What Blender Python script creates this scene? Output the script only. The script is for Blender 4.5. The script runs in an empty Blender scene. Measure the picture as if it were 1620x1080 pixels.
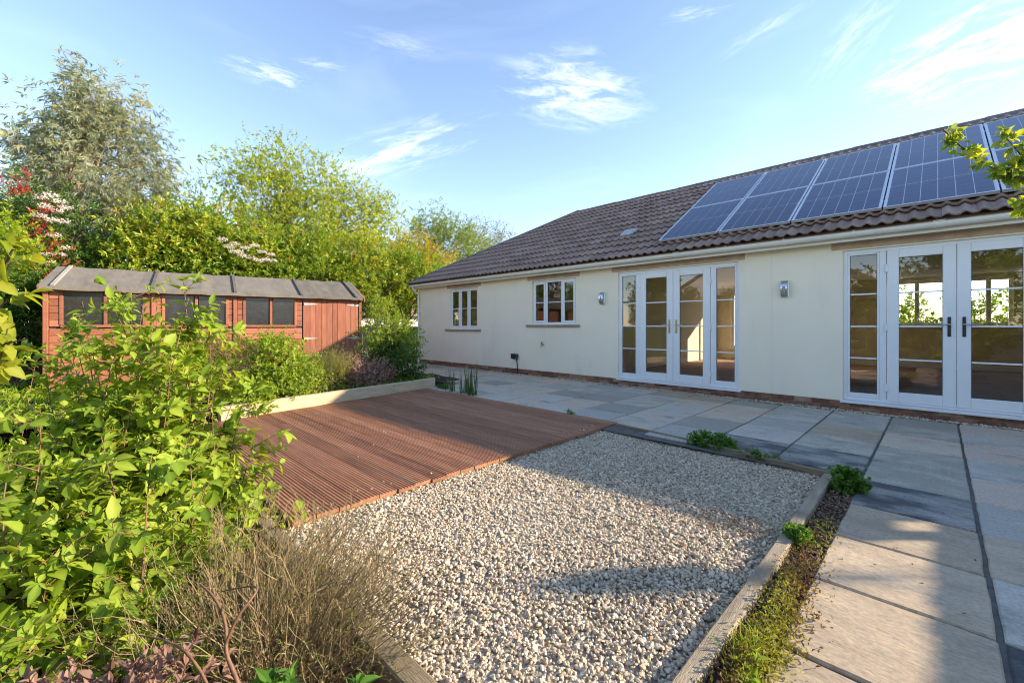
import bpy, math, random
import numpy as np
from mathutils import Vector, Matrix

random.seed(7)
RNG = np.random.default_rng(11)
SC = bpy.context.scene
COL = SC.collection
PI = math.pi

# ------------------------------------------------------------------ camera
# world: +X runs along the house front (to the right), +Y towards the house, z = 0 is the paving
FPX, CXP, HYP, EYE = 680.0, 810.0, 515.0, 1.2
YAW = math.radians(45.25)
FW = np.array([-math.cos(YAW), math.sin(YAW), 0.0])
RT = np.array([math.sin(YAW), math.cos(YAW), 0.0])
cam = bpy.data.cameras.new('camera')
cam.sensor_width = 36.0
cam.lens = FPX / 1620 * 36.0
cam.shift_y = -(540 - HYP) / 1620
cam.clip_start = 0.05
cam.clip_end = 3000
camo = bpy.data.objects.new('camera', cam)
COL.objects.link(camo)
camo.location = (0, 0, EYE)
camo.rotation_euler = (PI / 2, 0, PI / 2 - YAW)
SC.camera = camo


def at(u, v, d):
    """point of the place at depth d along the photo's pixel (u, v)"""
    return np.array([0, 0, EYE]) + d * (FW + (u - CXP) / FPX * RT + np.array([0, 0, (HYP - v) / FPX]))


# ------------------------------------------------------------------ light
SUN = Vector((1.05, 1.0, 0.575)).normalized()
SUN_EL = math.asin(SUN.z)
SUN_AZ = math.atan2(SUN.x, SUN.y)
sl = bpy.data.lights.new('sun', 'SUN')
sl.energy = 4.0
sl.angle = math.radians(0.5)
sl.color = (1.0, 0.83, 0.61)
slo = bpy.data.objects.new('sun', sl)
COL.objects.link(slo)
slo.rotation_euler = SUN.to_track_quat('Z', 'Y').to_euler()
slo.location = (10, 10, 12)

SC.view_settings.view_transform = 'Standard'
SC.view_settings.look = 'None'
SC.view_settings.exposure = 1.43
SC.view_settings.gamma = 1.0
SC.view_settings.use_curve_mapping = False
SC.cycles.filter_width = 1.1
SC.cycles.use_denoising = True
SC.cycles.use_adaptive_sampling = False
SC.cycles.sample_clamp_indirect = 6.0
SC.cycles.max_bounces = 8
SC.cycles.transparent_max_bounces = 12

world = bpy.data.worlds.new('World')
SC.world = world
world.use_nodes = True
WN, WL = world.node_tree.nodes, world.node_tree.links
WN.clear()


def wn(t, **kw):
    n = WN.new(t)
    for k, v in kw.items():
        setattr(n, k, v)
    return n


def build_world():
    out = wn('ShaderNodeOutputWorld')
    bg = wn('ShaderNodeBackground')
    bg.inputs['Strength'].default_value = 0.15
    sky = wn('ShaderNodeTexSky', sky_type='NISHITA')
    sky.sun_disc = False
    sky.sun_elevation = SUN_EL
    sky.sun_rotation = SUN_AZ
    sky.altitude = 60
    sky.air_density = 1.0
    sky.dust_density = 0.0
    sky.ozone_density = 2.0
    tc = wn('ShaderNodeTexCoord')

    def math2(op, a, b=None, c=None, clamp=False):
        n = wn('ShaderNodeMath', operation=op)
        n.use_clamp = clamp
        for i, x in enumerate((a, b, c)):
            if x is None:
                continue
            if isinstance(x, (int, float)):
                n.inputs[i].default_value = x
            else:
                WL.new(x, n.inputs[i])
        return n.outputs[0]

    def dot(vec):
        n = wn('ShaderNodeVectorMath', operation='DOT_PRODUCT')
        WL.new(tc.outputs['Generated'], n.inputs[0])
        n.inputs[1].default_value = vec
        return n.outputs['Value']

    total = None
    # thin wisps of cirrus, each an elongated patch of the sky dome with torn edges
    # (pixel centre u, v, half length, half width, tilt in degrees, amount)
    for i, (u, v, ru, rv, tilt, amt) in enumerate((
            (905, 142, 140, 66, 8, 1.0), (650, 232, 170, 44, -14, 0.9), (545, 265, 70, 22, -10, 0.5), (425, 118, 75, 22, 14, 0.75),
            (640, 70, 110, 24, 10, 0.2), (505, 102, 50, 12, 8, 0.35), (1545, 75, 165, 80, -32, 1.5), (1350, 60, 90, 40, -60, 0.4),
            (1210, 45, 90, 20, -35, 0.25), (1100, 22, 60, 16, -10, 0.3), (1700, 150, 120, 60, -30, 0.6))):
        c = Vector(at(u, v, 1.0) - np.array([0, 0, EYE])).normalized()
        ex = Vector(RT) - c * Vector(RT).dot(c)
        ex.normalize()
        ey = c.cross(ex)
        if ey.z < 0:
            ey = -ey
        t = math.radians(tilt)
        a1 = ex * math.cos(t) - ey * math.sin(t)
        a2 = ex * math.sin(t) + ey * math.cos(t)
        s = 1 / (FPX * (1 + ((u - CXP) / FPX) ** 2 + ((HYP - v) / FPX) ** 2) ** 0.5)
        da, db, dc = dot(a1), dot(a2), dot(c)
        comb = wn('ShaderNodeCombineXYZ')
        WL.new(math2('MULTIPLY', da, 1 / (ru * s)), comb.inputs[0])
        WL.new(math2('MULTIPLY', db, 1 / (rv * s)), comb.inputs[1])
        ln = wn('ShaderNodeVectorMath', operation='LENGTH')
        WL.new(comb.outputs[0], ln.inputs[0])
        warp = wn('ShaderNodeTexNoise')
        warp.inputs['Scale'].default_value = 1.0
        warp.inputs['Detail'].default_value = 12
        warp.inputs['Roughness'].default_value = 0.68
        warp.inputs['Distortion'].default_value = 0.45
        mp = wn('ShaderNodeMapping')
        mp.inputs['Location'].default_value = (3.7 * i, 1.3 * i, 0.4)
        mp.inputs['Scale'].default_value = (1.9, 4.2 * (rv / ru) ** 0.3, 1)
        mp.inputs['Rotation'].default_value = (0, 0, 0.35)
        WL.new(comb.outputs[0], mp.inputs[0])
        WL.new(mp.outputs[0], warp.inputs['Vector'])
        fall = math2('SUBTRACT', 1.0, ln.outputs['Value'], clamp=True)
        n0 = math2('SUBTRACT', warp.outputs[0], math2('MULTIPLY_ADD', fall, -0.13, 0.48))
        n1 = math2('MULTIPLY', n0, 2.3, clamp=True)
        front = math2('GREATER_THAN', dc, 0.2)
        m = math2('MULTIPLY', math2('MULTIPLY', math2('POWER', fall, 0.9), math2('POWER', n1, 1.35)), math2('MULTIPLY', front, amt))
        total = m if total is None else math2('ADD', total, m)
    # a faint even veil of the same cirrus over the whole dome
    veil = wn('ShaderNodeTexNoise')
    veil.inputs['Scale'].default_value = 2.2
    veil.inputs['Detail'].default_value = 7
    veil.inputs['Distortion'].default_value = 1.2
    mpv = wn('ShaderNodeMapping')
    mpv.inputs['Scale'].default_value = (1, 1.6, 4)
    WL.new(tc.outputs['Generated'], mpv.inputs[0])
    WL.new(mpv.outputs[0], veil.inputs['Vector'])
    vv = math2('MULTIPLY', math2('SUBTRACT', veil.outputs[0], 0.5, clamp=True), 0.12)
    total = math2('ADD', total, vv, clamp=True)
    hz = wn('ShaderNodeSeparateXYZ')
    WL.new(tc.outputs['Generated'], hz.inputs[0])
    mix = wn('ShaderNodeMix', data_type='RGBA')
    WL.new(math2('MULTIPLY', total, 0.92), mix.inputs['Factor'])
    # white balance of the air, the same over the whole dome
    wb = wn('ShaderNodeMix', data_type='RGBA')
    wb.blend_type = 'MULTIPLY'
    wb.inputs['Factor'].default_value = 1.0
    wb.inputs['B'].default_value = (1.08, 0.975, 0.955, 1)
    WL.new(sky.outputs[0], wb.inputs['A'])
    WL.new(wb.outputs['Result'], mix.inputs['A'])
    mix.inputs['B'].default_value = (8.2, 8.0, 7.7, 1)
    WL.new(mix.outputs['Result'], bg.inputs['Color'])
    WL.new(bg.outputs[0], out.inputs[0])


build_world()


# ------------------------------------------------------------------ materials
def newmat(name):
    m = bpy.data.materials.new(name)
    m.use_nodes = True
    nt = m.node_tree
    nt.nodes.clear()
    return m, nt.nodes, nt.links


def c4(c):
    return (c[0], c[1], c[2], 1.0)


def ramp(N, stops):
    r = N.new('ShaderNodeValToRGB')
    e = r.color_ramp.elements
    while len(e) < len(stops):
        e.new(0.5)
    for i, (p, c) in enumerate(stops):
        e[i].position = p
        e[i].color = c4(c)
    return r


def mat_surface(name, stops, scale=4.0, detail=6, rough=0.7, bump=0.2, bscale=40, stretch=(1, 1, 1), per_object=0.0,
                spots=None, metallic=0.0, spec=0.5, bdist=0.01, coat=0.0, grain=0.0, gscale=90):
    """noise-coloured principled material; per_object mixes in Object Info random so alike pieces differ"""
    m, N, L = newmat(name)
    out = N.new('ShaderNodeOutputMaterial')
    p = N.new('ShaderNodeBsdfPrincipled')
    L.new(p.outputs[0], out.inputs[0])
    tc = N.new('ShaderNodeTexCoord')
    geo = N.new('ShaderNodeNewGeometry')
    mp = N.new('ShaderNodeMapping')
    mp.inputs['Scale'].default_value = stretch
    L.new(geo.outputs['Position'], mp.inputs[0])
    n = N.new('ShaderNodeTexNoise')
    n.inputs['Scale'].default_value = scale
    n.inputs['Detail'].default_value = detail
    n.inputs['Roughness'].default_value = 0.6
    L.new(mp.outputs[0], n.inputs['Vector'])
    fac = n.outputs[0]
    if per_object:
        oi = N.new('ShaderNodeObjectInfo')
        a = N.new('ShaderNodeMath')
        a.operation = 'SUBTRACT'
        L.new(oi.outputs['Random'], a.inputs[0])
        a.inputs[1].default_value = 0.5
        b = N.new('ShaderNodeMath')
        b.operation = 'MULTIPLY_ADD'
        L.new(a.outputs[0], b.inputs[0])
        b.inputs[1].default_value = per_object
        L.new(fac, b.inputs[2])
        fac = b.outputs[0]
    r = ramp(N, stops)
    L.new(fac, r.inputs[0])
    colour = r.outputs[0]
    if spots:
        sc_, lo, hi, c, st = spots
        n2 = N.new('ShaderNodeTexNoise')
        n2.inputs['Scale'].default_value = sc_
        n2.inputs['Detail'].default_value = 8
        n2.inputs['Roughness'].default_value = 0.7
        mp2 = N.new('ShaderNodeMapping')
        mp2.inputs['Scale'].default_value = st
        mp2.inputs['Location'].default_value = (5.2, 1.7, 3.3)
        L.new(geo.outputs['Position'], mp2.inputs[0])
        L.new(mp2.outputs[0], n2.inputs['Vector'])
        r2 = ramp(N, ((lo, (0, 0, 0)), (hi, (1, 1, 1))))
        L.new(n2.outputs[0], r2.inputs[0])
        mx = N.new('ShaderNodeMix')
        mx.data_type = 'RGBA'
        L.new(r2.outputs[0], mx.inputs['Factor'])
        L.new(colour, mx.inputs['A'])
        mx.inputs['B'].default_value = c4(c)
        colour = mx.outputs['Result']
    if grain:
        n3 = N.new('ShaderNodeTexNoise')
        n3.inputs['Scale'].default_value = gscale
        n3.inputs['Detail'].default_value = 4
        n3.inputs['Roughness'].default_value = 0.75
        L.new(mp.outputs[0], n3.inputs['Vector'])
        r3 = ramp(N, ((0.3, (1 - grain,) * 3), (0.7, (1 + grain,) * 3)))
        L.new(n3.outputs[0], r3.inputs[0])
        mg = N.new('ShaderNodeMix')
        mg.data_type = 'RGBA'
        mg.blend_type = 'MULTIPLY'
        mg.clamp_result = False
        mg.inputs['Factor'].default_value = 1.0
        L.new(colour, mg.inputs['A'])
        L.new(r3.outputs[0], mg.inputs['B'])
        colour = mg.outputs['Result']
    L.new(colour, p.inputs['Base Color'])
    p.inputs['Roughness'].default_value = rough
    p.inputs['Metallic'].default_value = metallic
    p.inputs['Specular IOR Level'].default_value = spec
    p.inputs['Coat Weight'].default_value = coat
    if bump:
        nb = N.new('ShaderNodeTexNoise')
        nb.inputs['Scale'].default_value = bscale
        nb.inputs['Detail'].default_value = 5
        L.new(mp.outputs[0], nb.inputs['Vector'])
        bp = N.new('ShaderNodeBump')
        bp.inputs['Strength'].default_value = bump
        bp.inputs['Distance'].default_value = bdist
        L.new(nb.outputs[0], bp.inputs['Height'])
        L.new(bp.outputs[0], p.inputs['Normal'])
    return m


def mat_leaf(name, dark, mid, light, trans=0.4, rough=0.55, tcol=None):
    """leaf colour picked per leaf from the 'tint' attribute; light passes through thin leaves"""
    m, N, L = newmat(name)
    out = N.new('ShaderNodeOutputMaterial')
    at_ = N.new('ShaderNodeAttribute')
    at_.attribute_name = 'tint'
    r = ramp(N, ((0.0, dark), (0.5, mid), (1.0, light)))
    sp = N.new('ShaderNodeSeparateColor')
    L.new(at_.outputs['Color'], sp.inputs[0])
    L.new(sp.outputs[0], r.inputs[0])
    p = N.new('ShaderNodeBsdfPrincipled')
    p.inputs['Roughness'].default_value = rough
    p.inputs['Specular IOR Level'].default_value = 0.25
    L.new(r.outputs[0], p.inputs['Base Color'])
    t = N.new('ShaderNodeBsdfTranslucent')
    g = N.new('ShaderNodeMix')
    g.data_type = 'RGBA'
    g.blend_type = 'MULTIPLY'
    g.inputs['Factor'].default_value = 1.0
    L.new(r.outputs[0], g.inputs['A'])
    g.inputs['B'].default_value = c4(tcol or (1.9, 1.6, 0.7))
    L.new(g.outputs['Result'], t.inputs['Color'])
    mx = N.new('ShaderNodeMixShader')
    mx.inputs[0].default_value = trans
    L.new(p.outputs[0], mx.inputs[1])
    L.new(t.outputs[0], mx.inputs[2])
    L.new(mx.outputs[0], out.inputs[0])
    return m


def mat_glass(name, base=0.16, tint=(0.86, 0.9, 0.88)):
    m, N, L = newmat(name)
    out = N.new('ShaderNodeOutputMaterial')
    fr = N.new('ShaderNodeFresnel')
    fr.inputs['IOR'].default_value = 1.5
    ma = N.new('ShaderNodeMath')
    ma.operation = 'MULTIPLY_ADD'
    ma.use_clamp = True
    L.new(fr.outputs[0], ma.inputs[0])
    ma.inputs[1].default_value = 1.0
    ma.inputs[2].default_value = base
    tr = N.new('ShaderNodeBsdfTransparent')
    tr.inputs[0].default_value = c4(tint)
    gl = N.new('ShaderNodeBsdfGlossy')
    gl.inputs['Roughness'].default_value = 0.0
    mx = N.new('ShaderNodeMixShader')
    L.new(ma.outputs[0], mx.inputs[0])
    L.new(tr.outputs[0], mx.inputs[1])
    L.new(gl.outputs[0], mx.inputs[2])
    L.new(mx.outputs[0], out.inputs[0])
    return m


def mat_tinted(name, stops, rough=0.7, spec=0.3, bump=0.0):
    """colour from a per-piece 'tint' attribute (pebbles, stalks, petals)"""
    m, N, L = newmat(name)
    out = N.new('ShaderNodeOutputMaterial')
    at_ = N.new('ShaderNodeAttribute')
    at_.attribute_name = 'tint'
    sp = N.new('ShaderNodeSeparateColor')
    L.new(at_.outputs['Color'], sp.inputs[0])
    r = ramp(N, stops)
    L.new(sp.outputs[0], r.inputs[0])
    p = N.new('ShaderNodeBsdfPrincipled')
    p.inputs['Roughness'].default_value = rough
    p.inputs['Specular IOR Level'].default_value = spec
    L.new(r.outputs[0], p.inputs['Base Color'])
    if bump:
        geo = N.new('ShaderNodeNewGeometry')
        nb = N.new('ShaderNodeTexNoise')
        nb.inputs['Scale'].default_value = 160
        L.new(geo.outputs['Position'], nb.inputs['Vector'])
        bp = N.new('ShaderNodeBump')
        bp.inputs['Strength'].default_value = bump
        bp.inputs['Distance'].default_value = 0.004
        L.new(nb.outputs[0], bp.inputs['Height'])
        L.new(bp.outputs[0], p.inputs['Normal'])
    L.new(p.outputs[0], out.inputs[0])
    return m


M = {}
M['render'] = mat_surface('cream_render', ((0.3, (0.88, 0.79, 0.625)), (0.7, (0.92, 0.84, 0.68))), 1.3, 5, 0.85, 0.25, 220, bdist=0.003,
                          grain=0.06, gscale=160, spots=(1.6, 0.52, 0.85, (0.72, 0.66, 0.55), (1, 1, 0.22)))
M['white_plastic'] = mat_surface('white_plastic', ((0.3, (0.76, 0.78, 0.80)), (0.7, (0.82, 0.83, 0.85))), 2, 3, 0.32, 0.04, 30)
M['cream_plastic'] = mat_surface('cream_plastic', ((0.3, (0.80, 0.775, 0.70)), (0.7, (0.85, 0.83, 0.77))), 1.5, 4, 0.4, 0.05, 30,
                                 spots=(3, 0.6, 0.9, (0.55, 0.52, 0.44), (1, 1, 1)))
M['seal'] = mat_surface('dark_seal', ((0.3, (0.03, 0.03, 0.03)), (0.7, (0.05, 0.05, 0.05))), 3, 2, 0.6, 0)
M['sandstone'] = mat_surface('sandstone', ((0.3, (0.46, 0.33, 0.235)), (0.55, (0.55, 0.41, 0.30)), (0.8, (0.63, 0.49, 0.375))), 6, 7, 0.85, 0.3, 90)
M['sill_stone'] = mat_surface('sill_stone', ((0.3, (0.28, 0.21, 0.17)), (0.7, (0.40, 0.32, 0.26))), 8, 6, 0.85, 0.3, 90)
M['brick'] = mat_surface('brick', ((0.2, (0.16, 0.075, 0.05)), (0.45, (0.27, 0.125, 0.08)), (0.62, (0.36, 0.18, 0.11)), (0.85, (0.42, 0.30, 0.22))),
                         9, 6, 0.9, 0.5, 120, per_object=0.55, spots=(14, 0.6, 0.78, (0.42, 0.37, 0.32), (1, 1, 1)))
M['mortar'] = mat_surface('mortar', ((0.3, (0.22, 0.19, 0.16)), (0.7, (0.33, 0.29, 0.25))), 30, 5, 0.95, 0.4, 150)
M['tile'] = mat_surface('concrete_tile', ((0.15, (0.18, 0.112, 0.080)), (0.5, (0.265, 0.172, 0.128)), (0.85, (0.35, 0.24, 0.185))), 5, 7, 0.62, 0.5, 140,
                        per_object=0.5, spots=(7, 0.68, 0.9, (0.36, 0.27, 0.22), (1, 1, 1)), bdist=0.004, grain=0.25, gscale=70)
M['ridge'] = mat_surface('ridge_concrete', ((0.2, (0.09, 0.075, 0.07)), (0.8, (0.17, 0.14, 0.13))), 6, 6, 0.7, 0.5, 110, per_object=0.3)
M['lead'] = mat_surface('lead', ((0.3, (0.30, 0.32, 0.34)), (0.7, (0.42, 0.44, 0.46))), 8, 4, 0.5, 0.1, 60)
M['solar'] = mat_surface('solar_cell', ((0.3, (0.016, 0.025, 0.062)), (0.7, (0.025, 0.038, 0.092))), 3, 2, 0.12, 0, per_object=0.4, spec=0.35)
M['backsheet'] = mat_surface('solar_backsheet', ((0.3, (0.5, 0.53, 0.58)), (0.7, (0.56, 0.59, 0.64))), 3, 2, 0.3, 0)
M['alu'] = mat_surface('anodised_aluminium', ((0.3, (0.62, 0.63, 0.65)), (0.7, (0.70, 0.71, 0.73))), 6, 3, 0.35, 0, metallic=0.8)
M['steel'] = mat_surface('brushed_steel', ((0.3, (0.50, 0.52, 0.54)), (0.7, (0.62, 0.64, 0.66))), 9, 3, 0.28, 0.05, 90, metallic=1.0)
M['zinc'] = mat_surface('zinc_plate', ((0.3, (0.48, 0.46, 0.44)), (0.7, (0.62, 0.60, 0.58))), 9, 4, 0.45, 0.1, 90, metallic=0.5)
M['brass'] = mat_surface('brass', ((0.3, (0.45, 0.33, 0.14)), (0.7, (0.58, 0.44, 0.2))), 9, 3, 0.3, 0, metallic=1.0)
M['black'] = mat_surface('black_plastic', ((0.3, (0.018, 0.018, 0.02)), (0.7, (0.03, 0.03, 0.032))), 5, 2, 0.4, 0)
M['grey_plastic'] = mat_surface('grey_plastic', ((0.3, (0.045, 0.05, 0.055)), (0.7, (0.075, 0.08, 0.085))), 5, 2, 0.5, 0)
M['diffuser'] = mat_surface('frosted_diffuser', ((0.3, (0.35, 0.42, 0.44)), (0.7, (0.42, 0.49, 0.5))), 5, 2, 0.3, 0)
M['glass'] = mat_glass('window_glass', 0.07, (0.93, 0.95, 0.93))
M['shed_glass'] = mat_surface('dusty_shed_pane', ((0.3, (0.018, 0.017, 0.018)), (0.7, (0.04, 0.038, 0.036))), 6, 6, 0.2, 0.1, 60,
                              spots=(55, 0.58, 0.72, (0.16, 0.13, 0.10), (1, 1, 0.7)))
M['slab'] = mat_surface('sandstone_paving', ((0.12, (0.34, 0.31, 0.245)), (0.32, (0.46, 0.42, 0.335)), (0.48, (0.57, 0.475, 0.335)), (0.62, (0.54, 0.405, 0.31)), (0.76, (0.51, 0.47, 0.39)), (0.92, (0.40, 0.375, 0.315))),
                        3.4, 12, 0.78, 0.8, 14, stretch=(1, 1.5, 1), per_object=1.1, spots=(2.3, 0.55, 0.80, (0.15, 0.145, 0.135), (1, 1.5, 1)), bdist=0.006, grain=0.3, gscale=55)
M['slab_buff'] = mat_surface('buff_paving', ((0.2, (0.34, 0.265, 0.18)), (0.5, (0.44, 0.345, 0.235)), (0.8, (0.52, 0.42, 0.295))),
                             3.2, 12, 0.78, 0.9, 12, stretch=(0.8, 1.8, 1), per_object=0.4, spots=(3.0, 0.54, 0.76, (0.24, 0.20, 0.155), (0.8, 1.9, 1)), bdist=0.007, grain=0.3, gscale=50)
M['slab_dark'] = mat_surface('blackened_paving', ((0.30, (0.045, 0.045, 0.047)), (0.46, (0.085, 0.085, 0.084)), (0.58, (0.24, 0.23, 0.205)), (0.74, (0.36, 0.34, 0.29))),
                             2.4, 11, 0.75, 0.7, 8, stretch=(1, 1.9, 1), per_object=0.18, bdist=0.012, grain=0.4, gscale=60)
M['joint'] = mat_surface('joint_mortar', ((0.3, (0.08, 0.076, 0.068)), (0.7, (0.15, 0.142, 0.125))), 12, 6, 0.95, 0.5, 90)
M['soil'] = mat_surface('soil', ((0.25, (0.018, 0.013, 0.009)), (0.5, (0.04, 0.029, 0.02)), (0.8, (0.085, 0.062, 0.043))), 14, 9, 0.95, 1.0, 45, bdist=0.03)
M['ground'] = mat_surface('rough_ground', ((0.25, (0.03, 0.04, 0.015)), (0.5, (0.05, 0.06, 0.025)), (0.8, (0.09, 0.075, 0.04))), 1.5, 9, 0.95, 0.8, 20, bdist=0.03)
M['deck'] = mat_surface('stained_decking', ((0.2, (0.19, 0.082, 0.042)), (0.5, (0.32, 0.14, 0.070)), (0.8, (0.43, 0.215, 0.118))), 3, 8, 0.6, 0.4, 30,
                        stretch=(0.6, 7, 7), per_object=0.35, spots=(2.2, 0.57, 0.8, (0.36, 0.25, 0.18), (0.8, 3.0, 1)), grain=0.3, gscale=60)
M['deck_side'] = mat_surface('bare_deck_timber', ((0.2, (0.20, 0.13, 0.06)), (0.5, (0.30, 0.20, 0.10)), (0.8, (0.38, 0.27, 0.15))), 5, 7, 0.85, 0.4, 40, stretch=(5, 0.8, 5))
M['sleeper'] = mat_surface('new_sleeper', ((0.2, (0.40, 0.30, 0.17)), (0.5, (0.50, 0.40, 0.25)), (0.8, (0.58, 0.48, 0.32))), 4, 8, 0.8, 0.35, 40, stretch=(6, 0.7, 6),
                           spots=(6, 0.68, 0.75, (0.22, 0.15, 0.08), (2, 1, 2)))
M['edging'] = mat_surface('weathered_timber', ((0.2, (0.20, 0.155, 0.10)), (0.5, (0.33, 0.265, 0.18)), (0.8, (0.45, 0.37, 0.26))), 5, 8, 0.85, 0.5, 45, stretch=(6, 0.8, 6),
                          spots=(4, 0.55, 0.8, (0.15, 0.12, 0.085), (3, 1, 1)))
M['edging_x'] = mat_surface('weathered_timber_mossy', ((0.2, (0.12, 0.095, 0.055)), (0.5, (0.24, 0.185, 0.115)), (0.8, (0.36, 0.29, 0.19))), 5, 8, 0.85, 0.5, 45, stretch=(0.8, 6, 6),
                            spots=(4, 0.52, 0.75, (0.10, 0.105, 0.03), (1, 1, 2)))
M['shed_wood'] = mat_surface('red_stained_boards', ((0.2, (0.235, 0.078, 0.040)), (0.5, (0.34, 0.117, 0.061)), (0.8, (0.43, 0.162, 0.09))), 4, 8, 0.7, 0.35, 40,
                             stretch=(2, 1.2, 9), per_object=0.6, grain=0.25, gscale=30, spots=(5, 0.70, 0.76, (0.14, 0.045, 0.026), (1, 1, 1.6)))
M['shed_door'] = mat_surface('red_stained_door', ((0.2, (0.215, 0.07, 0.036)), (0.5, (0.315, 0.107, 0.057)), (0.8, (0.40, 0.15, 0.084))), 4, 8, 0.7, 0.35, 40,
                             stretch=(6, 6, 0.8), per_object=0.3, spots=(3, 0.66, 0.74, (0.20, 0.06, 0.035), (1, 1, 1)))
M['felt'] = mat_surface('mineral_felt', ((0.2, (0.10, 0.088, 0.072)), (0.5, (0.15, 0.132, 0.108)), (0.8, (0.205, 0.182, 0.15))), 3, 8, 0.9, 0.35, 180, stretch=(1, 2.5, 1), per_object=0.3, grain=0.3, gscale=60)
M['batten'] = mat_surface('grey_batten', ((0.2, (0.26, 0.235, 0.195)), (0.8, (0.40, 0.365, 0.315))), 6, 6, 0.85, 0.3, 60)
M['batten_dark'] = mat_surface('dark_batten', ((0.2, (0.085, 0.07, 0.058)), (0.8, (0.15, 0.128, 0.108))), 6, 6, 0.85, 0.3, 60)
M['fence'] = mat_surface('grey_fence_boards', ((0.2, (0.13, 0.11, 0.10)), (0.5, (0.20, 0.175, 0.16)), (0.8, (0.28, 0.25, 0.225))), 4, 7, 0.9, 0.4, 50, stretch=(4, 4, 0.8), per_object=0.4)
M['fence_tan'] = mat_surface('tan_fence_boards', ((0.2, (0.27, 0.19, 0.11)), (0.5, (0.36, 0.26, 0.16)), (0.8, (0.44, 0.33, 0.21))), 4, 7, 0.9, 0.4, 50, stretch=(4, 4, 0.8), per_object=0.4)
M['trellis'] = mat_surface('trellis_lath', ((0.2, (0.36, 0.29, 0.14)), (0.8, (0.50, 0.42, 0.23))), 6, 5, 0.85, 0.2, 60)
M['white_wall'] = mat_surface('white_render', ((0.3, (0.70, 0.69, 0.66)), (0.7, (0.79, 0.78, 0.75))), 2, 4, 0.9, 0.2, 120)
M['bark'] = mat_surface('bark', ((0.2, (0.07, 0.05, 0.035)), (0.5, (0.13, 0.10, 0.075)), (0.8, (0.20, 0.16, 0.125))), 9, 7, 0.9, 0.8, 50, stretch=(1, 1, 0.3))
M['euc_bark'] = mat_surface('pale_bark', ((0.2, (0.20, 0.13, 0.09)), (0.5, (0.32, 0.24, 0.17)), (0.8, (0.42, 0.35, 0.27))), 5, 7, 0.85, 0.5, 40, stretch=(1, 1, 0.3))
M['red_stem'] = mat_surface('reddish_stem', ((0.2, (0.11, 0.052, 0.028)), (0.5, (0.20, 0.10, 0.055)), (0.8, (0.29, 0.17, 0.10))), 12, 5, 0.6, 0.3, 80)
M['twig'] = mat_tinted('dry_twig', ((0.0, (0.06, 0.042, 0.024)), (0.35, (0.17, 0.122, 0.065)), (0.7, (0.33, 0.24, 0.135)), (1.0, (0.13, 0.15, 0.045))), 0.8)
M['pebble'] = mat_tinted('pebble', ((0.0, (0.20, 0.175, 0.145)), (0.14, (0.33, 0.28, 0.22)), (0.40, (0.51, 0.42, 0.30)), (0.66, (0.62, 0.52, 0.385)), (0.86, (0.72, 0.63, 0.50)), (0.95, (0.48, 0.28, 0.14)), (1.0, (0.82, 0.79, 0.73))), 0.7, 0.3, 0.4)
M['grit'] = mat_surface('stone_grit', ((0.3, (0.22, 0.19, 0.155)), (0.5, (0.36, 0.31, 0.24)), (0.7, (0.48, 0.42, 0.33))), 90, 4, 0.9, 0.9, 160, bdist=0.01)
M['carpet'] = mat_surface('brown_carpet', ((0.3, (0.34, 0.22, 0.15)), (0.7, (0.42, 0.28, 0.20))), 5, 6, 0.95, 0.3, 250)
M['plaster'] = mat_surface('beige_plaster', ((0.3, (0.70, 0.59, 0.46)), (0.7, (0.76, 0.65, 0.52))), 2, 3, 0.9, 0)
M['ceiling'] = mat_surface('white_ceiling', ((0.3, (0.72, 0.70, 0.66)), (0.7, (0.76, 0.74, 0.7))), 2, 3, 0.9, 0)
M['leaf_bright'] = mat_leaf('bright_spring_leaf', (0.09, 0.17, 0.015), (0.23, 0.35, 0.03), (0.40, 0.47, 0.06), 0.42)
M['leaf_lime'] = mat_leaf('lime_leaf', (0.14, 0.22, 0.015), (0.33, 0.43, 0.03), (0.52, 0.54, 0.07), 0.45)
M['leaf_euc'] = mat_leaf('grey_green_leaf', (0.15, 0.195, 0.125), (0.31, 0.37, 0.25), (0.54, 0.53, 0.33), 0.42, 0.5, (1.5, 1.35, 0.9))
M['leaf_laurel'] = mat_leaf('laurel_leaf', (0.05, 0.11, 0.012), (0.16, 0.28, 0.028), (0.42, 0.44, 0.05), 0.32, 0.32)
M['leaf_orange'] = mat_leaf('young_orange_leaf', (0.16, 0.20, 0.02), (0.42, 0.34, 0.035), (0.55, 0.33, 0.07), 0.4, 0.4)
M['leaf_red'] = mat_leaf('red_young_leaf', (0.20, 0.02, 0.018), (0.42, 0.05, 0.045), (0.55, 0.17, 0.12), 0.35, 0.4, (1.6, 0.9, 0.8))
M['leaf_dark'] = mat_leaf('dark_leaf', (0.022, 0.055, 0.010), (0.065, 0.14, 0.02), (0.15, 0.23, 0.035), 0.3, 0.4)
M['leaf_fern'] = mat_leaf('feathery_green_leaf', (0.09, 0.16, 0.02), (0.21, 0.31, 0.04), (0.34, 0.42, 0.06), 0.42)
M['leaf_pale'] = mat_leaf('pale_birch_leaf', (0.12, 0.15, 0.045), (0.22, 0.24, 0.08), (0.34, 0.33, 0.13), 0.4)
M['leaf_herb'] = mat_leaf('herb_leaf', (0.045, 0.12, 0.015), (0.09, 0.21, 0.025), (0.15, 0.28, 0.04), 0.35)
M['leaf_pink'] = mat_leaf('pinkish_leaf', (0.16, 0.085, 0.06), (0.32, 0.19, 0.14), (0.47, 0.32, 0.25), 0.3, 0.6, (1.2, 1.0, 0.8))
M['leaf_reed'] = mat_leaf('reed_blade', (0.05, 0.085, 0.035), (0.085, 0.14, 0.05), (0.15, 0.20, 0.07), 0.3, 0.4)
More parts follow.
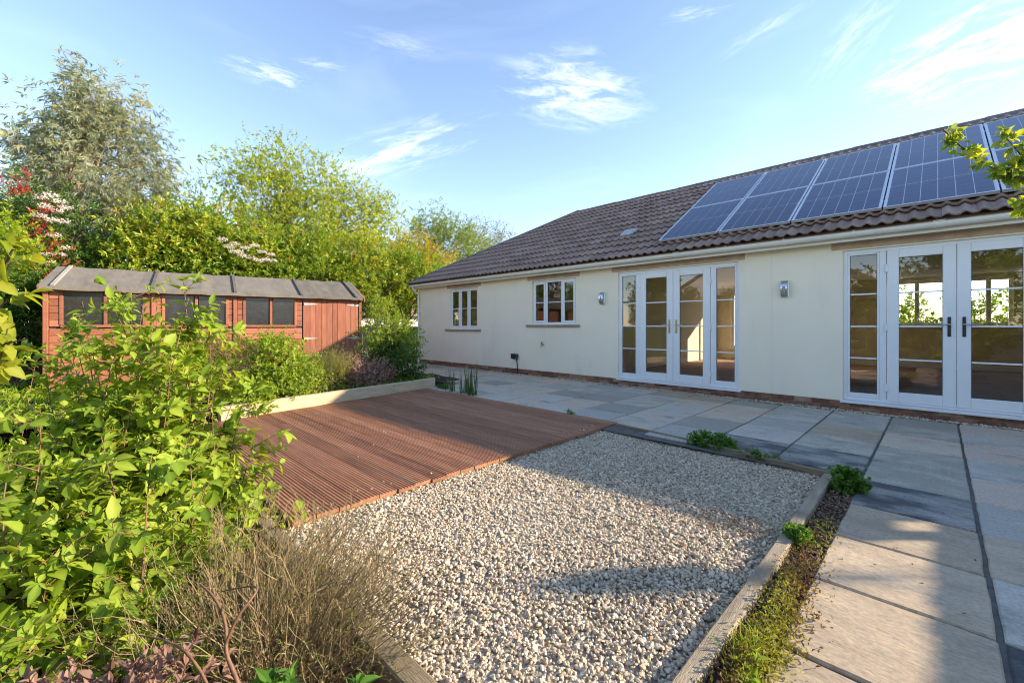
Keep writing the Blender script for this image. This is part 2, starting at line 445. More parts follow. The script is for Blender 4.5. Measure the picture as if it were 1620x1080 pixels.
M['leaf_sedum'] = mat_leaf('sedum_leaf', (0.14, 0.075, 0.045), (0.23, 0.22, 0.05), (0.32, 0.36, 0.06), 0.3)
M['leaf_dry'] = mat_leaf('dry_leaf', (0.13, 0.07, 0.045), (0.26, 0.165, 0.10), (0.38, 0.28, 0.18), 0.25, 0.7, (1.1, 1.0, 0.8))
M['petal'] = mat_leaf('cream_blossom', (0.58, 0.46, 0.40), (0.72, 0.62, 0.55), (0.84, 0.78, 0.71), 0.3, 0.7, (1.05, 1.0, 0.95))
M['apple_leaf'] = mat_leaf('apple_leaf', (0.10, 0.19, 0.02), (0.22, 0.34, 0.04), (0.42, 0.46, 0.07), 0.45)
M['pear_leaf'] = mat_leaf('pear_leaf', (0.15, 0.23, 0.02), (0.29, 0.35, 0.03), (0.42, 0.40, 0.05), 0.5)

# ------------------------------------------------------------------ geometry helpers
ORIGIN = {}


def mesh(name, V, F, mat=None, smooth=False, tint=None):
    V = np.ascontiguousarray(V, dtype=np.float32)
    if isinstance(F, np.ndarray):
        F = [F]
    F = [np.asarray(f, dtype=np.int32) for f in F if len(f)]
    me = bpy.data.meshes.new(name)
    loops = np.concatenate([f.ravel() for f in F])
    tot = np.concatenate([np.full(len(f), f.shape[1], np.int32) for f in F])
    start = np.concatenate([[0], np.cumsum(tot)[:-1]]).astype(np.int32)
    me.vertices.add(len(V))
    me.vertices.foreach_set('co', V.ravel())
    me.loops.add(len(loops))
    me.loops.foreach_set('vertex_index', loops)
    me.polygons.add(len(tot))
    me.polygons.foreach_set('loop_start', start)
    me.polygons.foreach_set('loop_total', tot)
    me.update(calc_edges=True)
    if tint is not None:
        a = me.attributes.new('tint', 'FLOAT_COLOR', 'POINT')
        t = np.zeros((len(V), 4), np.float32)
        t[:, 0] = tint
        t[:, 3] = 1
        a.data.foreach_set('color', t.ravel())
    me.polygons.foreach_set('use_smooth', np.full(len(tot), bool(smooth)))
    if mat is not None:
        me.materials.append(mat)
    return me


def link(name, me, parent=None, loc=None, rot=None):
    o = bpy.data.objects.new(name, me)
    COL.objects.link(o)
    if parent is not None:
        o.parent = parent
    if loc is not None:
        o.location = loc
    if rot is not None:
        o.rotation_euler = rot
    return o


def wloc(o):
    return ORIGIN.get(o.name, np.zeros(3))


def obj(name, V, F, mat, parent=None, smooth=False, tint=None):
    """one mesh object from world coordinates, origin kept at its parent's base (or its own centre base)"""
    V = np.asarray(V, float)
    base = wloc(parent) if parent is not None else np.array([V[:, 0].mean(), V[:, 1].mean(), V[:, 2].min()])
    o = link(name, mesh(name, V - base, F, mat, smooth, tint), parent, None if parent is not None else base)
    ORIGIN[o.name] = base
    return o


def thing(name, label, cat, loc, group=None):
    o = bpy.data.objects.new(name, None)
    o.empty_display_size = 0.2
    COL.objects.link(o)
    o.location = loc
    ORIGIN[o.name] = np.array(loc, float)
    return tag(o, label, cat, group)


def tag(o, label, cat, group=None):
    o['label'] = label
    o['category'] = cat
    if group:
        o['group'] = group
    return o


def kind(o, k):
    o['kind'] = k
    return o


_cv, _cf = [], {3: [], 4: []}


def _cbox_template():
    S = [(x, y, z) for x in (-1, 1) for y in (-1, 1) for z in (-1, 1)]
    idx = {}
    vs = []
    for s in S:
        for a in range(3):
            idx[(s, a)] = len(vs)
            vs.append((s, a))
    faces = []
    for a in range(3):
        o1, o2 = [i for i in range(3) if i != a]
        for sg in (-1, 1):
            q = []
            for p1, p2 in ((-1, -1), (1, -1), (1, 1), (-1, 1)):
                s = [0, 0, 0]
                s[a], s[o1], s[o2] = sg, p1, p2
                q.append(idx[(tuple(s), a)])
            faces.append(q)
    for a in range(3):
        o1, o2 = [i for i in range(3) if i != a]
        for s1 in (-1, 1):
            for s2 in (-1, 1):
                def mk(e, f):
                    s = [0, 0, 0]
                    s[a], s[o1], s[o2] = e, s1, s2
                    return idx[(tuple(s), f)]
                faces.append([mk(-1, o1), mk(1, o1), mk(1, o2), mk(-1, o2)])
    tris = [[idx[(s, 0)], idx[(s, 1)], idx[(s, 2)]] for s in S]
    # orient outwards
    P = np.array([[s[i] * (1.0 if i == a else 0.8) for i in range(3)] for s, a in vs])
    def orient(fs):
        out = []
        for f in fs:
            c = P[f].mean(0)
            n = np.cross(P[f[1]] - P[f[0]], P[f[2]] - P[f[0]])
            out.append(f if n @ c > 0 else f[::-1])
        return np.array(out)
    return vs, orient(faces), orient(tris)


CB_V, CB_Q, CB_T = _cbox_template()
CB_S = np.array([s for s, a in CB_V], float)
CB_IN = np.array([[0.0 if i == a else 1.0 for i in range(3)] for s, a in CB_V])


class Geo:
    def __init__(self):
        self.V, self.F, self.n, self.T = [], {}, 0, []

    def add(self, V, *Fs, tint=None):
        V = np.asarray(V, float)
        for f in Fs:
            f = np.asarray(f)
            if len(f):
                self.F.setdefault(f.shape[1], []).append(f + self.n)
        self.V.append(V)
        if tint is not None:
            self.T.append(np.broadcast_to(tint, (len(V),)))
        self.n += len(V)
        return self

    def box(self, x0, x1, y0, y1, z0, z1, b=0.0, R=None, o=None):
        h = np.array([x1 - x0, y1 - y0, z1 - z0]) / 2
        c = np.array([x1 + x0, y1 + y0, z1 + z0]) / 2
        b = min(b, h.min() * 0.8)
        if b > 0:
            V = CB_S * (h - CB_IN * b) + c
            fs = (CB_Q, CB_T)
        else:
            V = np.array([[i, j, k] for i in (-1, 1) for j in (-1, 1) for k in (-1, 1)], float) * h + c
            fs = (np.array([[0, 1, 3, 2], [4, 6, 7, 5], [0, 4, 5, 1], [2, 3, 7, 6], [0, 2, 6, 4], [1, 5, 7, 3]]),)
        if R is not None:
            V = V @ R.T
        if o is not None:
            V = V + o
        return self.add(V, *fs)

    def prism(self, poly, axis, a0, a1, cap=True):
        """poly: (n,2) outline in the two other axes, extruded from a0 to a1 along axis"""
        poly = np.asarray(poly, float)
        n = len(poly)
        oth = [i for i in range(3) if i != axis]
        V = np.zeros((2 * n, 3))
        for e, a in enumerate((a0, a1)):
            V[e * n:(e + 1) * n, axis] = a
            V[e * n:(e + 1) * n, oth[0]] = poly[:, 0]
            V[e * n:(e + 1) * n, oth[1]] = poly[:, 1]
        i = np.arange(n)
        j = (i + 1) % n
        self.add(V, np.stack([i, j, j + n, i + n], 1))
        if cap:
            self.F.setdefault(n, []).append(np.array([list(range(n))[::-1]]) + self.n - 2 * n)
            self.F.setdefault(n, []).append(np.array([list(range(n, 2 * n))]) + self.n - 2 * n)
        return self

    def faces(self):
        return [np.concatenate(v) for v in self.F.values()]

    def build(self, name, mat, parent=None, smooth=False):
        return obj(name, np.concatenate(self.V), self.faces(), mat, parent, smooth, np.concatenate(self.T) if self.T else None)


def unit(v):
    return v / np.maximum(np.linalg.norm(v, axis=-1, keepdims=True), 1e-9)


def tubes(P, R, sides=4, cap=True):
    """P (n,k,3) paths, R (n,k) radii -> V, F"""
    P = np.asarray(P, float)
    n, k, _ = P.shape
    R = np.broadcast_to(np.asarray(R, float), (n, k))
    T = np.gradient(P, axis=1)
    T = unit(T)
    main = unit(P[:, -1] - P[:, 0])
    ref = np.where(np.abs(main[:, 2:3]) > 0.8, np.array([[1.0, 0, 0]]), np.array([[0, 0, 1.0]]))
    A = unit(np.cross(T, ref[:, None, :]))
    B = np.cross(T, A)
    th = np.arange(sides) / sides * 2 * PI
    V = P[:, :, None, :] + R[:, :, None, None] * (np.cos(th)[None, None, :, None] * A[:, :, None, :] + np.sin(th)[None, None, :, None] * B[:, :, None, :])
    V = V.reshape(-1, 3)
    i = np.arange(n)[:, None, None] * k * sides
    r = np.arange(k - 1)[None, :, None] * sides
    s = np.arange(sides)[None, None, :]
    s2 = (s + 1) % sides
    F = np.stack([i + r + s, i + r + s2, i + r + sides + s2, i + r + sides + s], -1).reshape(-1, 4)
    return V, F


LEAF4 = (np.array([[0, 0, 0], [0.45, 0.5, 0.10], [1, 0, -0.06], [0.45, -0.5, 0.10]]), np.array([[0, 3, 2], [0, 2, 1]]))
LEAF8 = (np.array([[0, 0, 0], [0.2, 0.34, 0.06], [0.2, 0, -0.01], [0.2, -0.34, 0.06], [0.48, 0.5, 0.05], [0.48, 0, -0.05], [0.48, -0.5, 0.05],
                   [0.78, 0.27, -0.06], [0.78, 0, -0.12], [0.78, -0.27, -0.06], [1, 0, -0.22]]),
         np.array([[0, 2, 1], [0, 3, 2], [1, 2, 5], [1, 5, 4], [2, 3, 6], [2, 6, 5], [4, 5, 8], [4, 8, 7], [5, 6, 9], [5, 9, 8], [7, 8, 10], [8, 9, 10]]))


LEAF8_RIB = np.array([0.16, -0.05, 0.22, -0.05, -0.08, 0.22, -0.08, -0.05, 0.18, -0.05, 0.0])


def leaves(P, D, N, ln, wd, tpl=LEAF4):
    """leaf blades at P along D with face normal N"""
    D = unit(D)
    S = unit(np.cross(N, D))
    N = np.cross(D, S)
    t, f = tpl
    V = P[:, None, :] + ln[:, None, None] * (t[None, :, 0:1] * D[:, None, :] + t[None, :, 2:3] * N[:, None, :]) + wd[:, None, None] * t[None, :, 1:2] * S[:, None, :]
    F = (np.arange(len(P))[:, None, None] * len(t) + f[None]).reshape(-1, f.shape[1])
    return V.reshape(-1, 3), F, len(t)


def shoots(base, d, length, k=6, bend=0.0, wob=0.05, rng=RNG):
    """curved shoots from base along d; bend > 0 arches up, < 0 droops"""
    n = len(base)
    t = np.linspace(0, 1, k)[None, :, None]
    L = np.asarray(length)[:, None, None]
    P = base[:, None, :] + d[:, None, :] * t * L
    P[:, :, 2] += (bend * (t[..., 0] ** 2) * L[..., 0])
    w = rng.normal(0, 1, (n, 2, 3))
    P += (w[:, None, 0] * np.sin(t * 3.1) + w[:, None, 1] * np.sin(t * 6.0) * 0.5) * L * wob
    return P


def along(paths, per, t0=0.15, t1=1.0, rng=RNG):
    """per points on each path -> positions, tangents"""
    n, k, _ = paths.shape
    t = rng.uniform(t0, t1, (n, per)) * (k - 1)
    i = np.minimum(t.astype(int), k - 2)
    f = (t - i)[..., None]
    a = np.take_along_axis(paths, i[..., None].repeat(3, -1), 1)
    b = np.take_along_axis(paths, (i + 1)[..., None].repeat(3, -1), 1)
    return (a + (b - a) * f).reshape(-1, 3), unit(b - a).reshape(-1, 3)


def leaves_along(paths, per, ln, wd, ang=60, up=0.5, t0=0.15, t1=1.0, droop=0.0, tpl=LEAF4, rng=RNG, var=0.25, tint=(0.45, 0.22)):
    P, T = along(paths, per, t0, t1, rng)
    n = len(P)
    r = rng.normal(0, 1, (n, 3))
    r = unit(r - T * (r * T).sum(-1, keepdims=True))
    a = np.radians(ang + rng.normal(0, 14, n))[:, None]
    D = T * np.cos(a) + r * np.sin(a)
    D[:, 2] -= droop
    N = unit(T + np.array([0, 0, up]) + rng.normal(0, 0.3, (n, 3)))
    N = np.where((np.abs((N * unit(D)).sum(-1)) > 0.97)[:, None], N + np.array([0.3, 0.2, 0.1]), N)
    l = ln * np.clip(1 + rng.normal(0, var, n), 0.4, 1.7)
    w = l * wd / ln * np.clip(1 + rng.normal(0, 0.15, n), 0.6, 1.4)
    V, F, nv = leaves(P, D, N, l, w, tpl)
    tt = np.clip(rng.normal(tint[0], tint[1], n), 0, 1)
    return V, F, np.repeat(tt, nv), (P, D, N, l, w, tt)


def in_blobs(blobs, n, rng, hollow=0.45, even=0.75):
    """n random points in the outer part of ellipsoid blobs ((centre, radii), ...), chosen by volume"""
    vol = np.array([np.prod(r) ** even for c, r in blobs])
    w = rng.choice(len(blobs), n, p=vol / vol.sum())
    C_ = np.array([c for c, r in blobs])[w]
    R_ = np.array([r for c, r in blobs])[w]
    d = unit(rng.normal(0, 1, (n, 3)))
    rad = (hollow ** 3 + (1 - hollow ** 3) * rng.random(n)) ** (1 / 3)
    return C_ + d * R_ * rad[:, None], d, w


def px_blob(u, v, d, ru, rv, rd=None):
    s = d / FPX
    return at(u, v, d), np.array([max(ru * s, 0.1), rd if rd else max(ru * s, 0.1), rv * s])


def crown(blobs, clusters, twigs, per, ln, wd, tw_len, rng, spread=0.3, bend=0.0, droop=0.0, ang=55, up=0.5, tint=(0.45, 0.25), hollow=0.45, tpl=LEAF4, lift=0.3, even=0.75):
    """clusters of leafy twigs spread through the blobs -> leaf V, F, tint, cluster centres, twig paths"""
    c, d, w = in_blobs(blobs, clusters, rng, hollow, even)
    n = clusters * twigs
    base = np.repeat(c, twigs, 0) + rng.normal(0, spread, (n, 3))
    dirs = unit(np.repeat(d, twigs, 0) * 0.9 + rng.normal(0, 0.6, (n, 3)) + np.array([0, 0, lift]))
    L = tw_len * rng.uniform(0.5, 1.4, n)
    paths = shoots(base, dirs, L, 4, bend, 0.06, rng)
    ctint = np.repeat(np.clip(rng.normal(tint[0], tint[1] * 0.7, clusters), 0, 1), twigs * per)
    V, F, t, raw = leaves_along(paths, per, ln, wd, ang, up, 0.1, 1.0, droop, tpl, rng, tint=(0, tint[1] * 0.6))
    nv = len(tpl[0])
    tt = np.clip(np.repeat(ctint, nv) + np.repeat(rng.normal(0, tint[1] * 0.6, n * per), nv), 0, 1)
    return V, F, tt, c, paths


def limbs(base, trunk_top, r0, centres, rng, n_max=60, r_min=0.012, sides=6, name_mat=None):
    """a tapered trunk with limbs that leave it and reach the leaf clusters -> V, F"""
    g = Geo()
    base = np.array(base, float)
    top = np.array(trunk_top, float)
    k = 9
    t = np.linspace(0, 1, k)[:, None]
    path = base + (top - base) * t
    path[:, :2] += np.sin(t * 4 + rng.uniform(0, 6)) * 0.02 * np.linalg.norm(top - base) * rng.normal(0, 1, 2)
    path[0] = base
    g.add(*tubes(path[None], (r0 * (1 - 0.85 * t[:, 0]))[None], 8))
    sel = centres if len(centres) <= n_max else centres[rng.choice(len(centres), n_max, replace=False)]
    P = []
    R = []
    for c in sel:
        h = np.clip((c[2] - base[2]) / max(top[2] - base[2], 0.1) * rng.uniform(0.35, 0.75), 0.08, 0.97)
        i = h * (k - 1)
        i0 = min(int(i), k - 2)
        s = path[i0] + (path[i0 + 1] - path[i0]) * (i - i0)
        tt = np.linspace(0, 1, 6)[:, None]
        q = s + (c - s) * tt
        q[:, 2] += (np.sin(tt[:, 0] * PI) * 0.08 * np.linalg.norm(c - s)) * rng.uniform(-0.3, 1.0)
        q[1:-1] += rng.normal(0, 0.02 * np.linalg.norm(c - s), (4, 3))
        P.append(q)
        R.append(np.linspace(max(r0 * 0.38 * (1 - h), r_min * 1.4), r_min * 0.5, 6))
    if P:
        g.add(*tubes(np.array(P), np.array(R), 5))
    return np.concatenate(g.V), g.faces()


def ground_z(x, y):
    return -0.16


def tree(name, label, cat, base, top, r0, blobs, clusters, twigs, per, ln, wd, tw_len, leafmat, barkmat, seed, group=None, n_limbs=60, twig_r=0.0, **kw):
    rng = np.random.default_rng(seed)
    root = thing(name, label, cat, base, group)
    V, F, t, c, paths = crown(blobs, clusters, twigs, per, ln, wd, tw_len, rng, **kw)
    obj('crown', V, F, leafmat, root, tint=t)
    TV, TF = limbs(base, top, r0, c, rng, n_limbs)
    obj('trunk', TV, TF, barkmat, root, smooth=True)
    if twig_r:
        QV, QF = tubes(paths, np.linspace(twig_r, twig_r * 0.4, paths.shape[1])[None], 3)
        kind(obj('twigs', QV, QF, barkmat, root), 'stuff')
    return root, c, rng


# ------------------------------------------------------------------ ground
def sheet(name, pts, z, mat, k=None, parent=None):
    V = np.array([[x, y, z] for x, y in pts])
    o = obj(name, V, [np.array([list(range(len(pts)))])], mat, parent)
    if k:
        o['kind'] = k
    return o


g = sheet('ground', [(-900, -900), (900, -900), (900, 900), (-900, 900)], -0.30, M['ground'], 'structure')


def bumpy(name, x0, x1, y0, y1, z, amp, step, mat, seed, keep=None):
    rng = np.random.default_rng(seed)
    nx, ny = max(2, int((x1 - x0) / step)), max(2, int((y1 - y0) / step))
    X, Y = np.meshgrid(np.linspace(x0, x1, nx + 1), np.linspace(y0, y1, ny + 1), indexing='ij')
    Z = z + sum(a * np.sin(X * fx + p) * np.sin(Y * fy + q) for a, fx, fy, p, q in ((amp, 3.1, 2.3, 1, 2), (amp * 0.6, 8, 7, 3, 1), (amp * 0.35, 21, 19, 0, 4))) + rng.normal(0, amp * 0.25, X.shape)
    i = np.arange(nx)[:, None] * (ny + 1) + np.arange(ny)[None]
    F = np.stack([i, i + ny + 1, i + ny + 2, i + 1], -1).reshape(-1, 4)
    return kind(obj(name, np.stack([X, Y, Z], -1).reshape(-1, 3), F, mat, None, True), 'structure')


bumpy('soil', -7.1, 1.9, -3.2, 0.72, -0.13, 0.02, 0.05, M['soil'], 3)
bumpy('bed_soil', -12.2, -7.02, -3.0, 5.6, 0.10, 0.02, 0.09, M['soil'], 4)
bumpy('border_soil', -0.575, -0.38, 0.4, 4.4, -0.02, 0.006, 0.03, M['soil'], 5)
bumpy('gravel_base', -2.86, -0.6, 0.78, 4.6, -0.050, 0.003, 0.1, M['grit'], 6)

# ------------------------------------------------------------------ paving
PAVE = kind(obj('paving', np.array([[-12.6, 4.55, -0.012], [-0.43, 4.25, -0.012], [-0.43, -2.2, -0.012], [2.3, -2.2, -0.012], [2.3, 7.58, -0.012], [-12.6, 7.58, -0.012],
                                    ]), [np.array([[0, 1, 2, 3, 4, 5]])], M['joint']), 'structure')


def slab(x0, x1, y0, y1, mat, rng):
    jx, jy = 0.0095, 0.007
    h = 0.03
    c = np.array([(x0 + x1) / 2, (y0 + y1) / 2])
    n = 5
    # an outline with slightly chipped edges
    per = []
    cor = [(x0 + jx, y0 + jy), (x1 - jx, y0 + jy), (x1 - jx, y1 - jy), (x0 + jx, y1 - jy)]
    for e in range(4):
        a, b = np.array(cor[e]), np.array(cor[(e + 1) % 4])
        nrm = np.array([(b - a)[1], -(b - a)[0]])
        nrm /= np.linalg.norm(nrm)
        for i in range(n):
            t = i / n
            per.append(a + (b - a) * t + nrm * (rng.normal(0, 0.0016) - (0.004 if i == 0 else 0)))
    per = np.array(per)
    m = len(per)
    inner = c + (per - c) * (1 - 0.022)
    tz = rng.normal(0, 0.0018)
    tilt = rng.normal(0, 0.002, 2)
    def top(p, z):
        return np.column_stack([p, z + tz + (p - c) @ tilt])
    V = np.concatenate([np.column_stack([per, np.full(m, -h)]), top(per, -0.007), top(inner, 0.0)])
    i = np.arange(m)
    j = (i + 1) % m
    F = [np.concatenate([np.stack([i, j, j + m, i + m], 1), np.stack([i + m, j + m, j + 2 * m, i + 2 * m], 1)]), np.array([list(range(2 * m, 3 * m))])]
    return obj('slab', V, F, mat, PAVE)


def lay_paving():
    rng = np.random.default_rng(21)
    xs = [-12.5]
    joints = [-2.33, -1.69, -1.055, -0.432, 0.172, 0.785, 1.40, 2.02]
    left = list(np.arange(-2.98, -12.6, -0.66))[::-1]
    xs = left + joints
    for a, b in zip(xs[:-1], xs[1:]):
        near = a > -0.6
        rows = [7.56, 7.0, 6.385, 5.75, 5.08, 4.42] if a > -2.4 else [7.56, 7.01, 6.42, 5.85, 5.21, 4.63]
        if near:
            rows = [7.56, 6.985, 6.36, 5.68, 4.985, 4.32, 3.68, 3.07, 2.475, 1.865, 1.25, 0.63, 0.02, -0.6, -1.2]
        off = rng.normal(0, 0.018) if not near else 0
        if a < -3.0:
            off += rng.uniform(-0.05, 0.09)
        for r, (y1, y0) in enumerate(zip(rows[:-1], rows[1:])):
            o1 = off if r else 0
            o0 = off if r < len(rows) - 2 else 0
            mat = M['slab']
            if near and y1 < 3.75:
                mat = M['slab_buff']
            if rng.random() < 0.13 and not near:
                mat = M['slab_buff']
            if (abs(a + 1.055) < 0.05 and y1 < 5.2) or (abs(a + 0.432) < 0.05 and 4.2 < y1 < 4.4) or (abs(a + 1.69) < 0.05 and y1 < 5.2):
                mat = M['slab_dark']
            if abs(a - 0.172) < 0.05 and y1 < 3.2:
                mat = M['slab'] if rng.random() < 0.6 else M['slab_dark']
            slab(a, b, y0 + o0, y1 + o1, mat, rng)


lay_paving()


# ------------------------------------------------------------------ pebbles
def icosa():
    p = (1 + 5 ** 0.5) / 2
    V = np.array([(-1, p, 0), (1, p, 0), (-1, -p, 0), (1, -p, 0), (0, -1, p), (0, 1, p), (0, -1, -p), (0, 1, -p), (p, 0, -1), (p, 0, 1), (-p, 0, -1), (-p, 0, 1)], float)
    V /= np.linalg.norm(V[0])
    F = np.array([(0, 11, 5), (0, 5, 1), (0, 1, 7), (0, 7, 10), (0, 10, 11), (1, 5, 9), (5, 11, 4), (11, 10, 2), (10, 7, 6), (7, 1, 8), (3, 9, 4), (3, 4, 2), (3, 2, 6), (3, 6, 8), (3, 8, 9), (4, 9, 5), (2, 4, 11), (6, 2, 10), (8, 6, 7), (9, 8, 1)])
    return V, F


def pebbles(name, P, size, rng, mat=None):
    V0, F0 = icosa()
    n = len(P)
    shape = V0[None] * (1 + rng.normal(0, 0.16, (n, 12, 1)))
    shape = shape * np.stack([np.ones(n), rng.uniform(0.6, 0.95, n), rng.uniform(0.38, 0.7, n)], -1)[:, None, :]
    q = unit(rng.normal(0, 1, (n, 4)) * np.array([1, 0.35, 0.35, 1.0]))
    w, x, y, z = q.T
    R = np.stack([np.stack([1 - 2 * (y * y + z * z), 2 * (x * y - z * w), 2 * (x * z + y * w)], -1),
                  np.stack([2 * (x * y + z * w), 1 - 2 * (x * x + z * z), 2 * (y * z - x * w)], -1),
                  np.stack([2 * (x * z - y * w), 2 * (y * z + x * w), 1 - 2 * (x * x + y * y)], -1)], -2)
    V = np.einsum('nij,nvj->nvi', R, shape) * size[:, None, None] + P[:, None, :]
    F = (np.arange(n)[:, None, None] * 12 + F0[None]).reshape(-1, 3)
    t = np.repeat(np.clip(rng.beta(2.2, 1.8, n), 0, 1), 12)
    return kind(obj(name, V.reshape(-1, 3), F, mat or M['pebble'], None, False, t), 'stuff')


def lay_gravel():
    rng = np.random.default_rng(31)
    n = 76000
    x = rng.uniform(-2.83, -0.63, n)
    y = rng.uniform(0.83, 4.58, n)
    ok = y < 4.545 - 0.135 * np.maximum(x + 2.1, 0) / 1.0 * 1.0 + 0.0
    # near the viewer the layer is complete; farther away fewer stones are needed
    x, y = x[ok], y[ok]
    n = len(x)
    z = -0.053 + rng.uniform(0, 0.02, n) + 0.008 * np.sin(x * 3 + 1) * np.sin(y * 2.4)
    s = np.clip(rng.lognormal(math.log(0.0084), 0.30, n), 0.0045, 0.018)
    pebbles('gravel', np.column_stack([x, y, z]), s, rng)
    # the loose stones in the drip strip along the wall
    n = 5200
    x = rng.uniform(-12, 2.2, n)
    y = 7.62 + rng.normal(0, 0.028, n)
    pebbles('wall_gravel', np.column_stack([x, np.clip(y, 7.55, 7.69), -0.006 + rng.uniform(0, 0.015, n)]), np.clip(rng.lognormal(math.log(0.011), 0.25, n), 0.006, 0.018), rng)
    n = 1500
    x = rng.uniform(-0.57, -0.40, n)
    y = rng.uniform(0.9, 4.2, n)
    pebbles('border_gravel', np.column_stack([x, y, -0.018 + rng.uniform(0, 0.012, n)]), np.clip(rng.lognormal(math.log(0.009), 0.25, n), 0.005, 0.016), rng, M['leaf_dry'])


lay_gravel()
g = Geo().box(-12.4, 2.3, 7.55, 7.74, -0.12, -0.012)
kind(g.build('drip_strip', M['joint']), 'structure')


# ------------------------------------------------------------------ deck
def build_deck():
    rng = np.random.default_rng(41)
    root = thing('deck', 'low reddish brown timber deck of grooved boards beside the gravel', 'deck', (-4.7, 2.7, -0.05))
    y = 0.92
    pitch = 0.1455
    for i in range(26):
        y0 = y + i * pitch
        y1 = y0 + 0.139
        # grooved profile
        prof = [(y0, -0.028), (y0, -0.004), (y0 + 0.004, 0.0)]
        ng = 5
        gw = (y1 - y0 - 0.012) / ng
        for k in range(ng):
            a = y0 + 0.006 + k * gw
            prof += [(a + gw * 0.26, 0.0), (a + gw * 0.34, -0.006), (a + gw * 0.66, -0.006), (a + gw * 0.74, 0.0)]
        prof += [(y1 - 0.004, 0.0), (y1, -0.004), (y1, -0.028)]
        prof = np.array(prof)
        prof[:, 1] += 0.008 + rng.normal(0, 0.0012)
        ym = (y0 + y1) / 2
        xl = -6.44 - 0.163 * (ym - 1.6)
        xr = -2.80 + rng.normal(0, 0.006)
        if i == 25:
            xl += 0.0
        Geo().prism(prof, 0, xl, xr).build('board', M['deck'], root)
    yb = y + 26 * pitch
    g = Geo()
    g.box(-2.845, -2.815, 0.92, yb - 0.01, -0.10, -0.022, 0.003)
    g.build('edge_joist', M['deck_side'], root)
    g = Geo()
    for xx in (-6.3, -5.5, -4.7, -3.9, -3.2):
        g.box(xx, xx + 0.045, 0.93 if xx > -6.2 else 1.2, yb - 0.02 if xx > -6.2 else 2.0, -0.12, -0.022)
    g.build('joist', M['deck_side'], root)
    g = Geo().box(-6.9, -2.85, yb - 0.012, yb + 0.008, -0.08, 0.0, 0.003)
    g.build('back_board', M['deck'], root)


build_deck()


def timber(name, label, p0, p1, w, z0, z1, mat, cat='timber edging', group=None):
    """a sawn timber lying from p0 to p1"""
    p0, p1 = np.array(p0, float), np.array(p1, float)
    L = np.linalg.norm(p1 - p0)
    d = (p1 - p0) / L
    ang = math.atan2(d[1], d[0])
    n = max(3, int(L / 0.25))
    rng = np.random.default_rng(int(abs(p0[0] * 100) + abs(p1[1] * 77)))
    # a slightly wandering sawn section
    ch = 0.006
    sec = np.array([(-w / 2, z0), (w / 2, z0), (w / 2, z1 - ch), (w / 2 - ch, z1), (-w / 2 + ch, z1), (-w / 2, z1 - ch)])
    V = []
    for i in range(n + 1):
        o = rng.normal(0, 0.0018, 2)
        for a, b in sec:
            V.append((i / n * L, a + o[0] + rng.normal(0, 0.0006), b + o[1] * (b > z0)))
    V = np.array(V)
    m = len(sec)
    i = np.arange(n)[:, None] * m
    s = np.arange(m)[None]
    F = np.stack([i + s, i + m + s, i + m + (s + 1) % m, i + (s + 1) % m], -1).reshape(-1, 4)
    R = np.array([[math.cos(ang), -math.sin(ang), 0], [math.sin(ang), math.cos(ang), 0], [0, 0, 1]])
    V = V @ R.T + np.array([p0[0], p0[1], 0])
    o = obj(name, V, [F, np.array([list(range(m))]), np.array([list(range(n * m, n * m + m))[::-1]])], mat)
    return tag(o, label, cat, group)


timber('sleeper', 'pale raised bed sleeper along the back of the deck', (-6.42, 1.25), (-7.03, 4.9), 0.10, -0.05, 0.178, M['sleeper'], 'sleeper')
timber('sleeper', 'short dark sleeper end turning the raised bed corner by the reeds', (-7.1, 4.93), (-8.6, 5.05), 0.06, -0.05, 0.165, M['edging_x'], 'sleeper')
timber('edging_board', 'weathered edging board between gravel and path, piece nearest the house', (-0.605, 2.86), (-0.618, 4.2), 0.068, -0.12, 0.022, M['edging'])
timber('edging_board', 'sunlit edging board between gravel and path, piece nearest the viewer', (-0.598, 0.55), (-0.603, 2.83), 0.068, -0.12, 0.018, M['edging'])
timber('edging_board', 'thin edging board between gravel and patio, piece beside the deck corner', (-2.79, 4.60), (-1.78, 4.50), 0.03, -0.12, 0.016, M['edging_x'])
timber('edging_board', 'thin edging board between gravel and patio, piece by the gravel corner', (-1.76, 4.44), (-0.58, 4.25), 0.035, -0.12, 0.026, M['edging_x'])
timber('sleeper', 'mossy grey sleeper end at the near edge of the gravel', (-1.52, 0.79), (0.4, 0.79), 0.085, -0.22, 0.03, M['edging_x'], 'sleeper')
timber('sleeper', 'half buried sleeper under the dry bush below the deck', (-6.2, 0.83), (-1.58, 0.81), 0.085, -0.25, -0.012, M['edging_x'], 'sleeper')


# ------------------------------------------------------------------ house
HOUSE = thing('house', 'cream rendered bungalow with brown tiled hipped roof and patio doors', 'house', (-4.5, 9.5, 0))
WX0, WX1, WY, WT = -11.85, 4.2, 7.70, 0.25
YB = 14.7
D1, D2 = -4.61, -0.97
DW, DZ0, DZ1 = 2.27, 0.145, 2.265
W1 = (-10.21, -8.94, 1.10, 2.27)
W2 = (-6.96, -5.66, 1.225, 2.265)
FRONT = [(D1, D1 + DW, 0.13, DZ1), (D2, D2 + DW, 0.13, DZ1), W1, W2]
BACK = [(-1.0, 0.25, 1.2, 2.32), (0.45, 1.2, 1.2, 2.32), (-4.7, -2.5, 0.5, 2.25), (-9.6, -8.4, 1.0, 2.25)]


